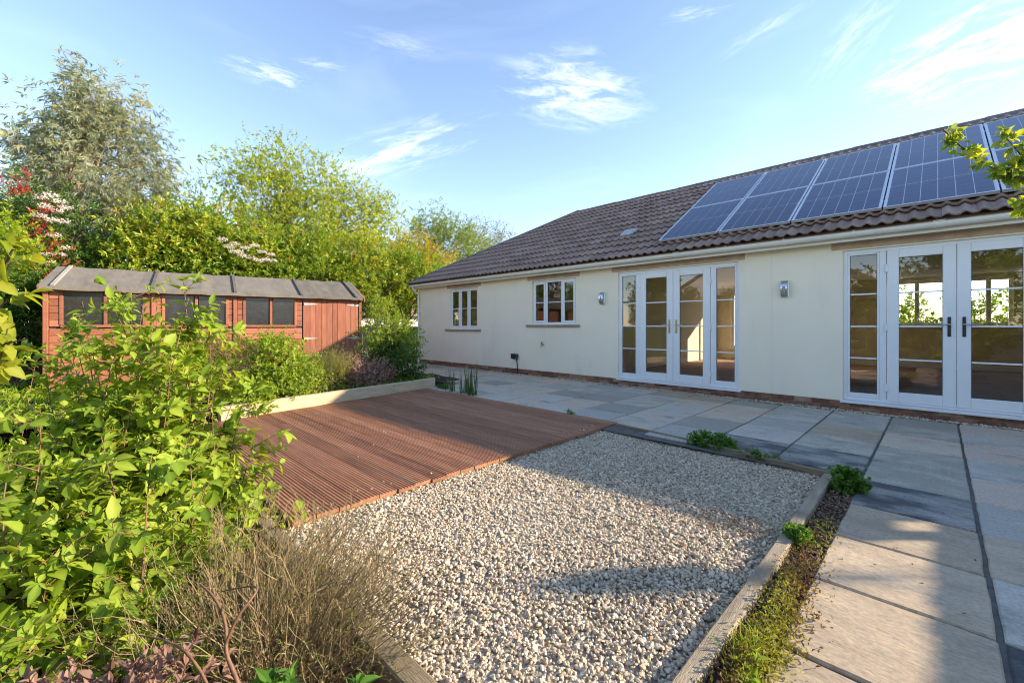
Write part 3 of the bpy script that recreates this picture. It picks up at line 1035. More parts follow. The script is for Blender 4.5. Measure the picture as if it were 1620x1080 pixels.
def holed_wall(g, x0, x1, z0, z1, y0, y1, holes):
    xs = sorted({x0, x1, *[h[0] for h in holes], *[h[1] for h in holes]})
    zs = sorted({z0, z1, *[max(h[2], z0) for h in holes], *[h[3] for h in holes]})
    solid = {}
    for i in range(len(xs) - 1):
        for k in range(len(zs) - 1):
            cx, cz = (xs[i] + xs[i + 1]) / 2, (zs[k] + zs[k + 1]) / 2
            solid[i, k] = not any(h[0] < cx < h[1] and h[2] < cz < h[3] for h in holes)
    for (i, k), s in solid.items():
        if not s:
            continue
        a, b, c, d = xs[i], xs[i + 1], zs[k], zs[k + 1]
        Q = [[(a, y0, c), (b, y0, c), (b, y0, d), (a, y0, d)], [(b, y1, c), (a, y1, c), (a, y1, d), (b, y1, d)]]
        if not solid.get((i - 1, k), False):
            Q.append([(a, y1, c), (a, y0, c), (a, y0, d), (a, y1, d)])
        if not solid.get((i + 1, k), False):
            Q.append([(b, y0, c), (b, y1, c), (b, y1, d), (b, y0, d)])
        if not solid.get((i, k - 1), False):
            Q.append([(a, y1, c), (b, y1, c), (b, y0, c), (a, y0, c)])
        if not solid.get((i, k + 1), False):
            Q.append([(a, y0, d), (b, y0, d), (b, y1, d), (a, y1, d)])
        for q in Q:
            g.add(np.array(q), np.array([[0, 1, 2, 3]]))


def build_walls():
    g = Geo()
    holed_wall(g, WX0, WX1, 0.13, 2.46, WY, WY + WT, FRONT)
    holed_wall(g, WX0, WX1, 0.13, 2.46, YB, YB + WT, BACK)
    g.box(WX0, WX0 + WT, WY + WT, YB, 0.13, 2.46)
    g.box(WX1 - WT, WX1, WY + WT, YB, 0.13, 2.46)
    # gable triangle over the far right end
    g.prism([(WY + 0.02, 2.47), (YB + 0.2, 2.47), (11.2, 4.70)], 0, WX1 - WT, WX1 - 0.01)
    wall = g.build('wall', M['render'], HOUSE)
    Geo().box(-1.868, -1.852, WY - 0.004, WY + 0.01, 0.135, 2.40, 0.002).build('render_bead', M['cream_plastic'], HOUSE)
    # plinth: mortar core and the bricks laid in it
    g = Geo()
    g.box(WX0 + 0.02, WX1 - 0.02, WY + 0.024, WY + WT - 0.01, -0.12, 0.129)
    g.box(WX0 + 0.022, WX0 + 0.2, WY + 0.3, YB, -0.12, 0.129)
    pl = g.build('plinth', M['mortar'], HOUSE)
    rng = np.random.default_rng(51)
    bm = [mesh('brick', Geo().box(-0.1075, 0.1075, -0.05, 0.012, -0.0325, 0.0325, 0.003).V[0] + rng.normal(0, 0.0012, (24, 3)), [CB_Q, CB_T], M['brick']) for _ in range(6)]
    base = wloc(pl)
    for r, z in enumerate((0.018, 0.0935)):
        x = WX0 + 0.13 + (0.112 if r else 0)
        while x < WX1 - 0.1:
            link('brick', bm[int(rng.integers(6))], pl, Vector(np.array([x + rng.normal(0, 0.002), WY + 0.058 + rng.normal(0, 0.0015) + 0.004, z]) - base))
            x += 0.2255
    # lintels and sills
    for x0, x1, cut in ((-10.34, -8.83, None), (-7.1, -5.55, None), (-4.75, -2.25, -3.5), (-1.10, 1.42, 0.16)):
        for a, b in ((x0, x1),) if cut is None else ((x0, cut - 0.002), (cut + 0.002, x1)):
            Geo().box(a, b, WY - 0.008, WY + 0.06, 2.283, 2.405, 0.005).build('lintel', M['sandstone'], HOUSE)
    for x0, x1, z in ((-10.41, -8.82, 1.10), (-7.13, -5.54, 1.225)):
        Geo().box(x0, x1, WY - 0.045, WY + 0.1, z - 0.055, z - 0.003, 0.006).build('sill', M['sill_stone'], HOUSE)


build_walls()


def frame_rect(g, x0, x1, z0, z1, w, y0, y1, b=0.004, wb=None, wt=None):
    wb = w if wb is None else wb
    wt = w if wt is None else wt
    g.box(x0, x0 + w, y0, y1, z0, z1, b)
    g.box(x1 - w, x1, y0, y1, z0, z1, b)
    g.box(x0 + w, x1 - w, y0, y1, z0, z0 + wb, b)
    g.box(x0 + w, x1 - w, y0, y1, z1 - wt, z1, b)


def pane(parent, x0, x1, z0, z1, y, bars, seal=True):
    """glass with its dark gasket and white bars"""
    obj('pane', np.array([[x0 - 0.004, y, z0 - 0.004], [x1 + 0.004, y, z0 - 0.004], [x1 + 0.004, y, z1 + 0.004], [x0 - 0.004, y, z1 + 0.004]]), np.array([[0, 1, 2, 3]]), M['glass'], parent)
    g = Geo()
    frame_rect(g, x0 - 0.003, x1 + 0.003, z0 - 0.003, z1 + 0.003, 0.007, y - 0.012, y - 0.004, 0)
    g.build('gasket', M['seal'], parent)
    for zb in bars:
        Geo().box(x0 + 0.002, x1 - 0.002, y - 0.010, y - 0.002, zb - 0.010, zb + 0.010, 0.002).build('glazing_bar', M['white_plastic'], parent)


def patio_door(x0, handle_mat, label):
    y0 = WY + 0.035
    g = Geo()
    frame_rect(g, x0, x0 + DW, DZ0, DZ1, 0.052, y0, y0 + 0.07, 0.004)
    g.box(x0 + 0.40, x0 + 0.47, y0 + 0.001, y0 + 0.07, DZ0 + 0.052, DZ1 - 0.052, 0.004)
    g.box(x0 + DW - 0.47, x0 + DW - 0.40, y0 + 0.001, y0 + 0.07, DZ0 + 0.052, DZ1 - 0.052, 0.004)
    fr = g.build('patio_door', M['white_plastic'], HOUSE)
    fr['label'] = label
    Geo().box(x0 - 0.03, x0 + DW + 0.03, WY - 0.03, WY + 0.09, 0.105, DZ0 - 0.003, 0.004).build('door_sill', M['white_plastic'], fr)
    bars = (0.745, 1.19, 1.64)
    for a, b in ((x0 + 0.052, x0 + 0.40), (x0 + DW - 0.40, x0 + DW - 0.052)):
        g = Geo()
        frame_rect(g, a, b, DZ0 + 0.052, DZ1 - 0.052, 0.027, y0 - 0.004, y0 + 0.05, 0.006, wb=0.06)
        g.build('side_frame', M['white_plastic'], fr)
        pane(fr, a + 0.027, b - 0.027, DZ0 + 0.112, DZ1 - 0.079, y0 + 0.02, bars)
    mid = x0 + DW / 2
    for s, (a, b) in ((-1, (x0 + 0.475, mid - 0.002)), (1, (mid + 0.002, x0 + DW - 0.475))):
        g = Geo()
        frame_rect(g, a, b, DZ0 + 0.03, DZ1 - 0.04, 0.122, y0 - 0.014, y0 + 0.05, 0.007, wb=0.135, wt=0.115)
        g.build('door_leaf', M['white_plastic'], fr)
        pane(fr, a + 0.122, b - 0.122, DZ0 + 0.165, DZ1 - 0.155, y0 + 0.012, bars)
        xc = mid + s * 0.065
        g = Geo()
        g.box(xc - 0.016, xc + 0.016, y0 - 0.026, y0 - 0.0135, 1.06, 1.31, 0.006)
        g.box(xc - 0.009, xc + 0.009, y0 - 0.034, y0 - 0.02, 1.085, 1.125, 0.004)
        g.build('handle_plate', handle_mat, fr)
        g = Geo()
        g.add(*tubes(np.array([[[xc, y0 - 0.02, 1.215], [xc, y0 - 0.06, 1.215]]]), 0.009, 8))
        g.add(*tubes(np.array([[[xc - s * 0.012, y0 - 0.06, 1.215], [xc + s * 0.06, y0 - 0.062, 1.215], [xc + s * 0.125, y0 - 0.055, 1.212]]]), 0.0085, 8))
        g.build('lever', M['steel'], fr)
        xh = a - 0.004 if s < 0 else b + 0.004
        for zh in (0.36, 1.18, 1.98):
            g = Geo()
            g.box(xh - 0.022, xh + 0.022, y0 - 0.024, y0 - 0.002, zh - 0.05, zh + 0.05, 0.006)
            g.box(xh - 0.008, xh + 0.008, y0 - 0.03, y0 - 0.02, zh - 0.058, zh + 0.058, 0.003)
            g.build('hinge', M['white_plastic'], fr)


patio_door(D1, M['brass'], 'patio doors with brass handle plates')
patio_door(D2, M['black'], 'patio doors with black handle plates')


def window(W, spans, label):
    x0, x1, z0, z1 = W
    y0 = WY + 0.05
    g = Geo()
    frame_rect(g, x0, x1, z0, z1, 0.055, y0, y0 + 0.07, 0.004)
    for xm in (spans[0][1] + 0.03, spans[1][1] + 0.03):
        g.box(xm - 0.028, xm + 0.028, y0 + 0.001, y0 + 0.07, z0 + 0.055, z1 - 0.055, 0.004)
    fr = g.build('window', M['white_plastic'], HOUSE)
    fr['label'] = label
    Geo().box(x0 + 0.25, x1 - 0.25, y0 - 0.008, y0 + 0.01, z1 - 0.035, z1 - 0.018, 0.003).build('trickle_vent', M['white_plastic'], fr)
    for a, b, opens in spans:
        zc0, zc1 = z0 + 0.055, z1 - 0.055
        if opens:
            g = Geo()
            frame_rect(g, a, b, zc0 - 0.012, zc1 + 0.012, 0.05, y0 - 0.014, y0 + 0.04, 0.006)
            g.build('casement', M['white_plastic'], fr)
            pane(fr, a + 0.05, b - 0.05, zc0 + 0.038, zc1 - 0.038, y0 + 0.015, ((zc0 + zc1) / 2,))
        else:
            pane(fr, a, b, zc0 + 0.002, zc1 - 0.002, y0 + 0.03, ((zc0 + zc1) / 2,))


window(W1, ((W1[0] + 0.045, W1[0] + 0.42, True), (W1[0] + 0.46, W1[1] - 0.46, True), (W1[1] - 0.42, W1[1] - 0.045, True)), 'left bedroom window')
window(W2, ((W2[0] + 0.045, W2[0] + 0.39, True), (W2[0] + 0.45, W2[1] - 0.45, False), (W2[1] - 0.39, W2[1] - 0.045, True)), 'kitchen window')


def build_rooms():
    Geo().box(WX0 + 0.26, WX1 - 0.26, WY + 0.2, YB - 0.01, 0.05, 0.155).build('room_floor', M['carpet'], HOUSE)
    Geo().box(WX0 + 0.26, WX1 - 0.26, WY + 0.26, YB - 0.01, 2.40, 2.455).build('room_ceiling', M['ceiling'], HOUSE)
    g = Geo()
    holed_wall(g, WX0 + 0.26, WX1 - 0.26, 0.16, 2.395, YB - 0.02, YB - 0.004, BACK)
    holed_wall(g, WX0 + 0.26, WX1 - 0.26, 0.16, 2.395, WY + WT + 0.004, WY + WT + 0.02, FRONT)
    for x in (-2.05, -5.2, -8.0):
        g.box(x - 0.05, x + 0.05, WY + WT + 0.03, YB - 0.03, 0.16, 2.395)
    g.build('room_wall', M['plaster'], HOUSE)
    Geo().box(-1.99, WX1 - 0.27, YB - 0.05, YB - 0.022, 0.157, 0.28, 0.004).build('skirting', M['white_plastic'], HOUSE)
    for h in BACK:
        g = Geo()
        frame_rect(g, h[0], h[1], h[2], h[3], 0.07, YB + 0.05, YB + 0.12, 0.004)
        xm = (h[0] + h[1]) / 2
        g.box(xm - 0.04, xm + 0.04, YB + 0.05, YB + 0.12, h[2] + 0.07, h[3] - 0.07, 0.004)
        g.box(h[0] - 0.05, h[1] + 0.05, YB - 0.10, YB + 0.02, h[2] - 0.035, h[2] - 0.003, 0.004)
        g.build('rear_window', M['white_plastic'], HOUSE)


build_rooms()

# roof: pitch 0.6, eave edge (7.33, 2.49), apex at y = 11.2
PT = 0.6
EY, EZ = 7.33, 2.485
RY = 11.2
RZ = EZ + PT * (RY - EY)
HX = -11.97          # hip corner at the eave
TH = math.atan(PT)
CT, ST = math.cos(TH), math.sin(TH)
GX1 = 4.23


def build_roof():
    rng = np.random.default_rng(61)
    d = RY - EY
    # underlay and the slopes that face away
    V = np.array([[HX + 0.02, EY + 0.03, EZ - 0.01], [GX1, EY + 0.03, EZ - 0.01], [GX1, RY, RZ - 0.01], [HX + d, RY, RZ - 0.01],
                  [HX + 0.02, 2 * RY - EY, EZ - 0.01], [GX1, 2 * RY - EY, EZ - 0.01]])
    roof = obj('roof', V, [np.array([[0, 1, 2, 3], [5, 4, 3, 2]]), np.array([[4, 0, 3]])], M['tile'], HOUSE)
    base = wloc(roof)
    # one double-roll tile, flat pans between two rolls
    xs = np.array([0, 0.018, 0.034, 0.05, 0.066, 0.083, 0.10, 0.15, 0.168, 0.184, 0.20, 0.216, 0.233, 0.25, 0.302])
    hs = np.array([0.004, 0.016, 0.028, 0.033, 0.028, 0.014, 0.002, 0.0, 0.016, 0.028, 0.033, 0.028, 0.014, 0.002, 0.0])
    TL = 0.42
    cols = len(xs)
    rows = [(0.0, 0.040), (0.10, 0.031), (TL, 0.0)]
    v = [np.column_stack([xs, np.full(cols, a), hs + b]) for a, b in rows]
    front = np.column_stack([xs, np.full(cols, 0.0), hs + 0.040])
    low = np.column_stack([xs, np.full(cols, 0.004), hs + 0.022])
    TV = np.concatenate(v + [front, low])
    i = np.arange(cols - 1)
    TF = np.concatenate([np.stack([i + r * cols, i + 1 + r * cols, i + 1 + (r + 1) * cols, i + (r + 1) * cols], 1) for r in range(2)]
                        + [np.stack([i + 4 * cols, i + 1 + 4 * cols, i + 1 + 3 * cols, i + 3 * cols], 1)])
    # left side face
    TF = np.concatenate([TF, np.array([[4 * cols, 3 * cols, cols, 4 * cols]])[:, :4]])[:-1]
    tmesh = [mesh('roof_tile', TV + rng.normal(0, 0.0006, TV.shape), TF, M['tile'], True) for _ in range(4)]
    gauge, cov = 0.340, 0.30
    nrow = int((d / CT) / gauge)
    spots = []
    x = GX1 - cov
    while x > HX - cov:
        for r in range(nrow):
            y = EY + r * gauge * CT
            hipx = HX + (y - EY)
            if x + cov < hipx - 0.02:
                continue
            covered = (-3.55 < x < 0.95 + 1.4) and (7.95 < y < 10.2)
            if covered:
                continue
            dep = FW @ np.array([x, y, 0])
            spots.append((dep, x, y, r))
        x -= cov
    spots.sort()
    pos = lambda x, y, r: np.array([x, EY + r * gauge * CT, EZ + r * gauge * ST])
    # those in view at the front first
    singles = [s for s in spots if s[1] > HX + (s[2] - EY) + 0.35 and s[1] < 0.12 * s[2] + 0.3][:290]
    taken = {(s[1], s[3]) for s in singles}
    for _, x, y, r in singles:
        o = link('roof_tile', tmesh[int(rng.integers(4))], roof, Vector(pos(x, y, r) + rng.normal(0, 0.0015, 3) - base))
        o.rotation_euler = (TH + rng.normal(0, 0.004), rng.normal(0, 0.004), rng.normal(0, 0.003))
    VV, FF = [], []
    n = 0
    R = np.array([[1, 0, 0], [0, CT, -ST], [0, ST, CT]])
    for _, x, y, r in spots:
        if (x, r) in taken:
            continue
        W = (TV + rng.normal(0, 0.0006, TV.shape)) @ R.T + pos(x, y, r) + rng.normal(0, 0.0015, 3)
        W[:, 0] = np.maximum(W[:, 0], HX + (W[:, 1] - EY) + 0.03)
        W[:, 1] = np.minimum(W[:, 1], RY)
        VV.append(W)
        FF.append(TF + n)
        n += len(TV)
    kind(obj('roof_tiles', np.concatenate(VV), np.concatenate(FF), M['tile'], roof, True), 'stuff')
    # ridge and hip cappings
    def cap(L, w, h):
        a = np.linspace(-PI / 2 * 0.98, PI / 2 * 0.98, 9)
        out = np.column_stack([np.sin(a) * w, np.cos(a) * h])
        prof = np.concatenate([out, out[::-1] * 0.86 - np.array([0, 0.004])])
        return mesh('ridge_tile', *(lambda g: (np.concatenate(g.V), g.faces()))(Geo().prism(prof, 0, 0, L)), M['ridge'], False)
    rm = cap(0.452, 0.125, 0.105)
    x = GX1 - 0.45
    while x > HX + d - 0.3:
        link('ridge_tile', rm, roof, Vector(np.array([x, RY, RZ - 0.062 + rng.normal(0, 0.003)]) - base), (0, rng.normal(0, 0.006), rng.normal(0, 0.006)))
        x -= 0.456
    hm = cap(0.44, 0.12, 0.10)
    hd = Vector((1, 1, PT))
    hl = hd.length * d
    q = hd.to_track_quat('X', 'Z')
    n = int(hl / 0.42)
    for k in range(n):
        p = np.array([HX, EY, EZ - 0.03]) + np.array(hd.normalized()) * (k * 0.42 + 0.05)
        o = link('hip_tile', hm, roof, Vector(p - base))
        o.rotation_euler = q.to_euler()
    # flush vent tile
    yv, xv = 8.42, -4.98
    g = Geo()
    Rv = R
    g.box(0, 0.30, 0, 0.30, 0.03, 0.065, 0.008, Rv, np.array([xv, yv, EZ + PT * (yv - EY)]))
    g.box(0.02, 0.28, -0.01, 0.02, 0.028, 0.058, 0.004, Rv, np.array([xv, yv, EZ + PT * (yv - EY)]))
    g.build('roof_vent', M['lead'], roof)


build_roof()


def build_eaves():
    Geo().box(HX + 0.10, GX1, EY + 0.17, EY + 0.19, 2.362, 2.50, 0.003).build('fascia', M['cream_plastic'], HOUSE)
    Geo().box(HX + 0.10, GX1, EY + 0.192, WY - 0.001, 2.410, 2.422).build('soffit', M['cream_plastic'], HOUSE)
    Geo().box(HX + 0.10, HX + 0.12, EY + 0.192, 2 * RY - EY - 0.2, 2.362, 2.50, 0.003).build('fascia', M['cream_plastic'], HOUSE)
    yc, zc, r = EY + 0.105, 2.468, 0.060
    a = np.linspace(PI, 2 * PI, 9)
    out = np.column_stack([yc + np.cos(a) * r, zc + np.sin(a) * r * 1.05])
    inn = np.column_stack([yc + np.cos(a) * (r - 0.005), zc + np.sin(a) * (r - 0.005)])
    prof = np.concatenate([[(yc - r - 0.004, zc + 0.012)], out, [(yc + r + 0.002, zc + 0.012)], [(yc + r - 0.005, zc + 0.012)], inn[::-1], [(yc - r + 0.005, zc + 0.012)]])
    gut = Geo().prism(prof, 0, HX + 0.06, GX1, True).build('gutter', M['cream_plastic'], HOUSE, False)
    x = HX + 0.5
    i = 0
    while x < GX1:
        big = i % 4 == 2
        w = 0.055 if big else 0.014
        k = 1.10
        o2 = np.column_stack([yc + np.cos(a) * r * k, zc + np.sin(a) * r * 1.05 * k])
        pr = np.concatenate([[(yc - r * k - 0.004, zc + 0.018)], o2, [(yc + r * k, zc + 0.018)], [(yc + r * 0.98, zc + 0.018)], inn[::-1], [(yc - r * 0.98, zc + 0.018)]])
        Geo().prism(pr, 0, x - w, x + w).build('gutter_joint' if big else 'gutter_bracket', M['cream_plastic'], gut)
        x += 0.82
        i += 1
    # downpipe at the far left corner
    xd, yd = WX0 + 0.07, WY - 0.055
    g = Geo()
    P = np.array([[xd, yc, zc - 0.05], [xd, yc, zc - 0.10], [xd, yc + 0.09, zc - 0.20], [xd, yd, zc - 0.26], [xd, yd, zc - 0.34], [xd, yd, 1.2], [xd, yd, 0.02]])
    g.add(*tubes(P[None], 0.034, 12))
    dp = g.build('downpipe', M['cream_plastic'], HOUSE, True)
    for z in (2.12, 1.62, 0.72, 0.20):
        Geo().box(xd - 0.055, xd + 0.055, yd - 0.037, WY - 0.002, z - 0.016, z + 0.016, 0.004).build('pipe_clip', M['cream_plastic'], dp)


build_eaves()


# ------------------------------------------------------------------ solar panels
def build_solar():
    R = np.array([[1, 0, 0], [0, CT, -ST], [0, ST, CT]])
    W, H = 1.048, 1.70
    s0 = (7.70 - EY) / CT
    off = 0.10
    names = ('leftmost', 'second from the left', 'middle', 'second from the right', 'rightmost')
    rng = np.random.default_rng(71)
    def place(V, x, s):
        return np.asarray(V) @ R.T + np.array([x, EY + s * CT, EZ + s * ST])
    for c in range(6):
        for r in range(2):
            x = -3.72 + c * 1.064
            s = s0 + r * (H + 0.012)
            if c < 5:
                lab = f"{names[c]} solar panel of the {('lower', 'upper')[r]} row on the brown roof"
                grp = 'solar panels on the roof'
            else:
                lab = f"cut off solar panel of the {('lower', 'upper')[r]} row beyond the apple branch"
                grp = 'solar panels on the roof'
            o3 = place(np.array([[0, 0, off]]), x, s)[0]
            root = thing('solar_panel', lab, 'solar panel', tuple(o3), grp)
            g = Geo()
            t = 0.022
            fr = [(0, W, 0, t), (0, W, H - t, H), (0, t, t, H - t), (W - t, W, t, H - t)]
            for a, b, e, f in fr:
                g.box(a, b, e, f, off - 0.035, off + 0.004, 0.0015, R, np.array([x, EY + s * CT, EZ + s * ST]))
            g.build('frame', M['alu'], root)
            obj('backsheet', place([[t, t, off - 0.002], [W - t, t, off - 0.002], [W - t, H - t, off - 0.002], [t, H - t, off - 0.002]], x, s), np.array([[0, 1, 2, 3]]), M['backsheet'], root)
            # dark cells, six columns, two half panels
            cw = (W - 2 * t - 0.02) / 6
            V, F = [], []
            n = 0
            m = 10
            chh = (H - 2 * t - 0.02 - 0.014) / m
            for i in range(6):
                for j in range(m):
                    ga = 0.0036
                    gy = 0.0012
                    x0 = t + 0.01 + i * cw + ga
                    x1 = x0 + cw - 2 * ga
                    y0 = t + 0.01 + j * chh + (0.014 if j >= m // 2 else 0) + gy
                    y1 = y0 + chh - 2 * gy
                    V += [[x0, y0, off], [x1, y0, off], [x1, y1, off], [x0, y1, off]]
                    F.append([n, n + 1, n + 2, n + 3])
                    n += 4
            kind(obj('cell_grid', place(V, x, s), np.array(F), M['solar'], root), 'stuff')
    # rails under the panels
    root = thing('mounting_rail', 'aluminium mounting rails under the roof solar panels', 'mounting rail', tuple(place([[0, 0, 0]], -3.72, s0)[0]))
    for sv in (0.35, 1.35, 2.05, 3.05):
        g = Geo()
        g.box(0.05, 6.3, sv, sv + 0.04, 0.045, 0.064, 0, R, np.array([-3.72, EY + s0 * CT, EZ + s0 * ST]))
        g.build('rail', M['alu'], root)


build_solar()


# ------------------------------------------------------------------ fittings on the wall
def wall_light(x, label):
    z = 1.765
    root = thing('wall_light', label, 'wall light', (x, WY, z), 'curved steel wall lights')
    Geo().box(x - 0.045, x + 0.045, WY - 0.014, WY - 0.001, z - 0.12, z + 0.12, 0.004).build('back_plate', M['steel'], root)
    a = np.linspace(-PI / 2, PI / 2, 13)
    zz = np.sin(a) * 0.132
    yy = WY - 0.012 - np.cos(a) * 0.085
    hood = Geo()
    prof = np.concatenate([np.column_stack([yy, z + zz]), np.column_stack([WY - 0.012 - np.cos(a[::-1]) * 0.070, z + np.sin(a[::-1]) * 0.118])])
    hood.prism(prof, 0, x - 0.046, x - 0.018)
    hood.prism(prof, 0, x + 0.018, x + 0.046)
    hood.build('hood', M['steel'], root)
    inner = np.column_stack([WY - 0.013 - np.cos(a) * 0.066, z + np.sin(a) * 0.112])
    Geo().prism(inner, 0, x - 0.040, x + 0.040).build('diffuser', M['diffuser'], root)
    k = np.abs(a) < 0.75
    top = a > 0.25
    pr = np.concatenate([np.column_stack([yy[top], z + zz[top]]), np.column_stack([WY - 0.012 - np.cos(a[top][::-1]) * 0.070, z + np.sin(a[top][::-1]) * 0.118])])
    Geo().prism(pr, 0, x - 0.0175, x + 0.0175).build('top_shield', M['steel'], root)


wall_light(-4.96, 'curved steel wall light between the kitchen window and the left patio doors')
wall_light(-1.68, 'curved steel wall light on the wall between the two patio doors')

root = thing('outdoor_socket', 'dark grey outdoor power socket with cable on the cream wall', 'socket', (-7.5, WY, 0.43))
Geo().box(-7.60, -7.40, WY - 0.075, WY - 0.001, 0.37, 0.50, 0.012).build('socket_box', M['grey_plastic'], root)
Geo().box(-7.59, -7.41, WY - 0.095, WY - 0.076, 0.39, 0.505, 0.01).build('lid', M['black'], root)
g = Geo().add(*tubes(np.array([[[-7.44, WY - 0.04, 0.37], [-7.435, WY - 0.022, 0.28], [-7.43, WY - 0.018, 0.15], [-7.43, WY - 0.02, 0.0]]]), 0.011, 8))
g.build('cable', M['black'], root, True)
root = thing('garden_tap', 'small brass garden tap on the cream wall under the kitchen window', 'tap', (-6.6, WY, 0.75))
g = Geo()
g.add(*tubes(np.array([[[-6.6, WY, 0.755], [-6.6, WY - 0.05, 0.755], [-6.6, WY - 0.085, 0.74], [-6.6, WY - 0.092, 0.69]]]), 0.014, 8))
g.box(-6.622, -6.578, WY - 0.006, WY - 0.001, 0.735, 0.778, 0.004)
g.build('spout', M['brass'], root, True)
g = Geo()
g.add(*tubes(np.array([[[-6.6, WY - 0.055, 0.76], [-6.6, WY - 0.055, 0.80]]]), 0.009, 8))
g.box(-6.635, -6.565, WY - 0.062, WY - 0.048, 0.80, 0.813, 0.004)
g.build('tap_handle', M['black'], root)


# ------------------------------------------------------------------ shed
def build_shed():
    A = np.array([-9.6, 4.65])
    B = np.array([-10.5, -0.40])
    L = (A - B) / np.linalg.norm(A - B)
    N = np.array([L[1], -L[0]])         # outwards to the garden
    W, DEP = 5.13, 2.1
    R = np.array([[L[0], N[0], 0], [L[1], N[1], 0], [0, 0, 1]])   # local (s, out, z)
    # right-handed: (s, -out) -> use y = -out below
    R = np.array([[L[0], -N[0], 0], [L[1], -N[1], 0], [0, 0, 1]])
    O = np.array([B[0], B[1], 0.0])
    root = thing('shed', 'long red stained timber shed with grey felt roof and dusty windows', 'shed', (B[0], B[1], 0.08))
    rng = np.random.default_rng(81)
    z0, z1 = 0.10, 1.80

    def bx(s0, s1, o0, o1, za, zb, b=0.003):
        """box with s along the front, o outwards from the front face"""
        return Geo().box(s0, s1, -o1, -o0, za, zb, b, R, O)

    # inner core behind the boards
    g = Geo()
    g.box(0.01, W - 0.01, 0.03, DEP - 0.03, z0, z1 - 0.01, 0, R, O)
    g.build('core', M['seal'], root)
    wins = [(0.22, 0.71), (0.78, 1.25), (1.55, 1.99), (2.07, 2.51), (2.83, 3.25), (3.33, 3.74)]
    wz0, wz1 = 1.225, 1.765
    # shiplap boards, full below the windows, short lengths beside them
    def boards(s0, s1, za, zb):
        z = za
        while z < zb - 0.02:
            h = min(0.115, zb - z)
            bx(s0, s1, -0.022, 0.0 + rng.normal(0, 0.0008), z + 0.0015, z + h - 0.0005, 0.006).build('shiplap_board', M['shed_wood'], root)
            z += 0.1165
    boards(0.055, 2.62, z0, wz0 - 0.06)
    boards(2.70, 3.88, z0, wz0 - 0.06)
    for s0, s1 in ((0.055, 0.19), (1.28, 1.36), (1.43, 1.52), (2.54, 2.62), (2.70, 2.80), (3.77, 3.88)):
        boards(s0, s1, wz0 - 0.045, wz1 + 0.03)
    # the left end wall
    z = z0
    while z < z1:
        Geo().box(-0.02, 0.004, 0.05, DEP, z + 0.004, z + 0.11, 0.005, R, O).build('shiplap_board', M['shed_wood'], root)
        z += 0.1165
    z = z0
    while z < z1:
        Geo().box(W - 0.004, W + 0.02, 0.05, DEP, z + 0.004, z + 0.11, 0.005, R, O).build('shiplap_board', M['shed_wood'], root)
        z += 0.1165
    # posts, rails
    for s0, s1 in ((-0.015, 0.05), (2.625, 2.695), (1.365, 1.425), (5.085, 5.145)):
        bx(s0, s1, -0.03, 0.022, z0, z1, 0.004).build('post', M['shed_wood'], root)
    for s0, s1 in ((0.19, 1.28), (1.52, 2.54), (2.80, 3.77)):
        bx(s0, s1, -0.01, 0.014, wz0 - 0.055, wz0 - 0.012, 0.004).build('window_rail', M['shed_wood'], root)
        bx(s0, s1, -0.02, 0.006, wz1 + 0.002, wz1 + 0.05, 0.004).build('window_rail', M['shed_wood'], root)
    for s in (0.20, 0.745, 1.265, 1.535, 2.03, 2.525, 2.815, 3.29, 3.755):
        bx(s - 0.024, s + 0.024, -0.02, 0.012, wz0 - 0.01, wz1, 0.004).build('mullion', M['shed_wood'], root)
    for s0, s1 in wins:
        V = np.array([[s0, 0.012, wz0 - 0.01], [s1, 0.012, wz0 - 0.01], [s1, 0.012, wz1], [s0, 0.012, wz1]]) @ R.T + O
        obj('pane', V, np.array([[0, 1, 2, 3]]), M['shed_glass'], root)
    # double doors of upright boards
    cuts = [3.90, 4.04, 4.155, 4.27, 4.385, 4.50, 4.61, 4.78, 4.89, 5.0, 5.08]
    for a, b in zip(cuts[:-1], cuts[1:]):
        bx(a + 0.002, b - 0.002, -0.02, 0.004 + rng.normal(0, 0.001), z0 + 0.02, z1 - 0.03, 0.005).build('door_board', M['shed_door'], root)
    for s, dr in ((3.92, 1), (5.09, -1)):
        for z in (1.67, 0.92):
            P = np.array([[s, -0.006, z - 0.022], [s + dr * 0.05, -0.006, z - 0.022], [s + dr * 0.27, -0.006, z - 0.006], [s + dr * 0.27, -0.006, z + 0.006], [s + dr * 0.05, -0.006, z + 0.022], [s, -0.006, z + 0.022]])
            Q = P.copy()
            Q[:, 1] = -0.011
            V = np.concatenate([P, Q]) @ R.T + O
            i = np.arange(6)
            F4 = np.stack([i, (i + 1) % 6, (i + 1) % 6 + 6, i + 6], 1)
            obj('strap_hinge', V, [F4, np.array([[0, 1, 2, 3, 4, 5]]), np.array([[11, 10, 9, 8, 7, 6]])], M['zinc'], root)
    # felt roof: front and back slope, folded over the eave
    ez, oh, rise = 1.845, 0.13, 0.45
    yr = DEP / 2
    s0r, s1r = -0.06, W + 0.07
    seams = [s0r, 1.38, 2.66, 3.86, 5.0, s1r]
    for a, b in zip(seams[:-1], seams[1:]):
        sag = rng.normal(0, 0.004, 8)
        prof_y = np.array([-oh - 0.004, -oh, -oh + 0.25, yr * 0.55, yr, yr])
        prof_z = np.array([ez - 0.055, ez, ez + rise * (0.25 / (yr + oh)), ez + rise * ((yr * 0.55 + oh) / (yr + oh)), ez + rise, ez + rise - 0.03])
        n = 7
        V = []
        for i in range(n + 1):
            s = a + (b - a) * i / n
            dz = 0.006 * math.sin(i * 1.9 + a) + rng.normal(0, 0.0025)
            for yy, zz in zip(prof_y, prof_z):
                V.append((s, yy, zz + dz))
        V = np.array(V) @ R.T + O
        k = len(prof_y)
        ii = np.arange(n)[:, None] * k + np.arange(k - 1)[None]
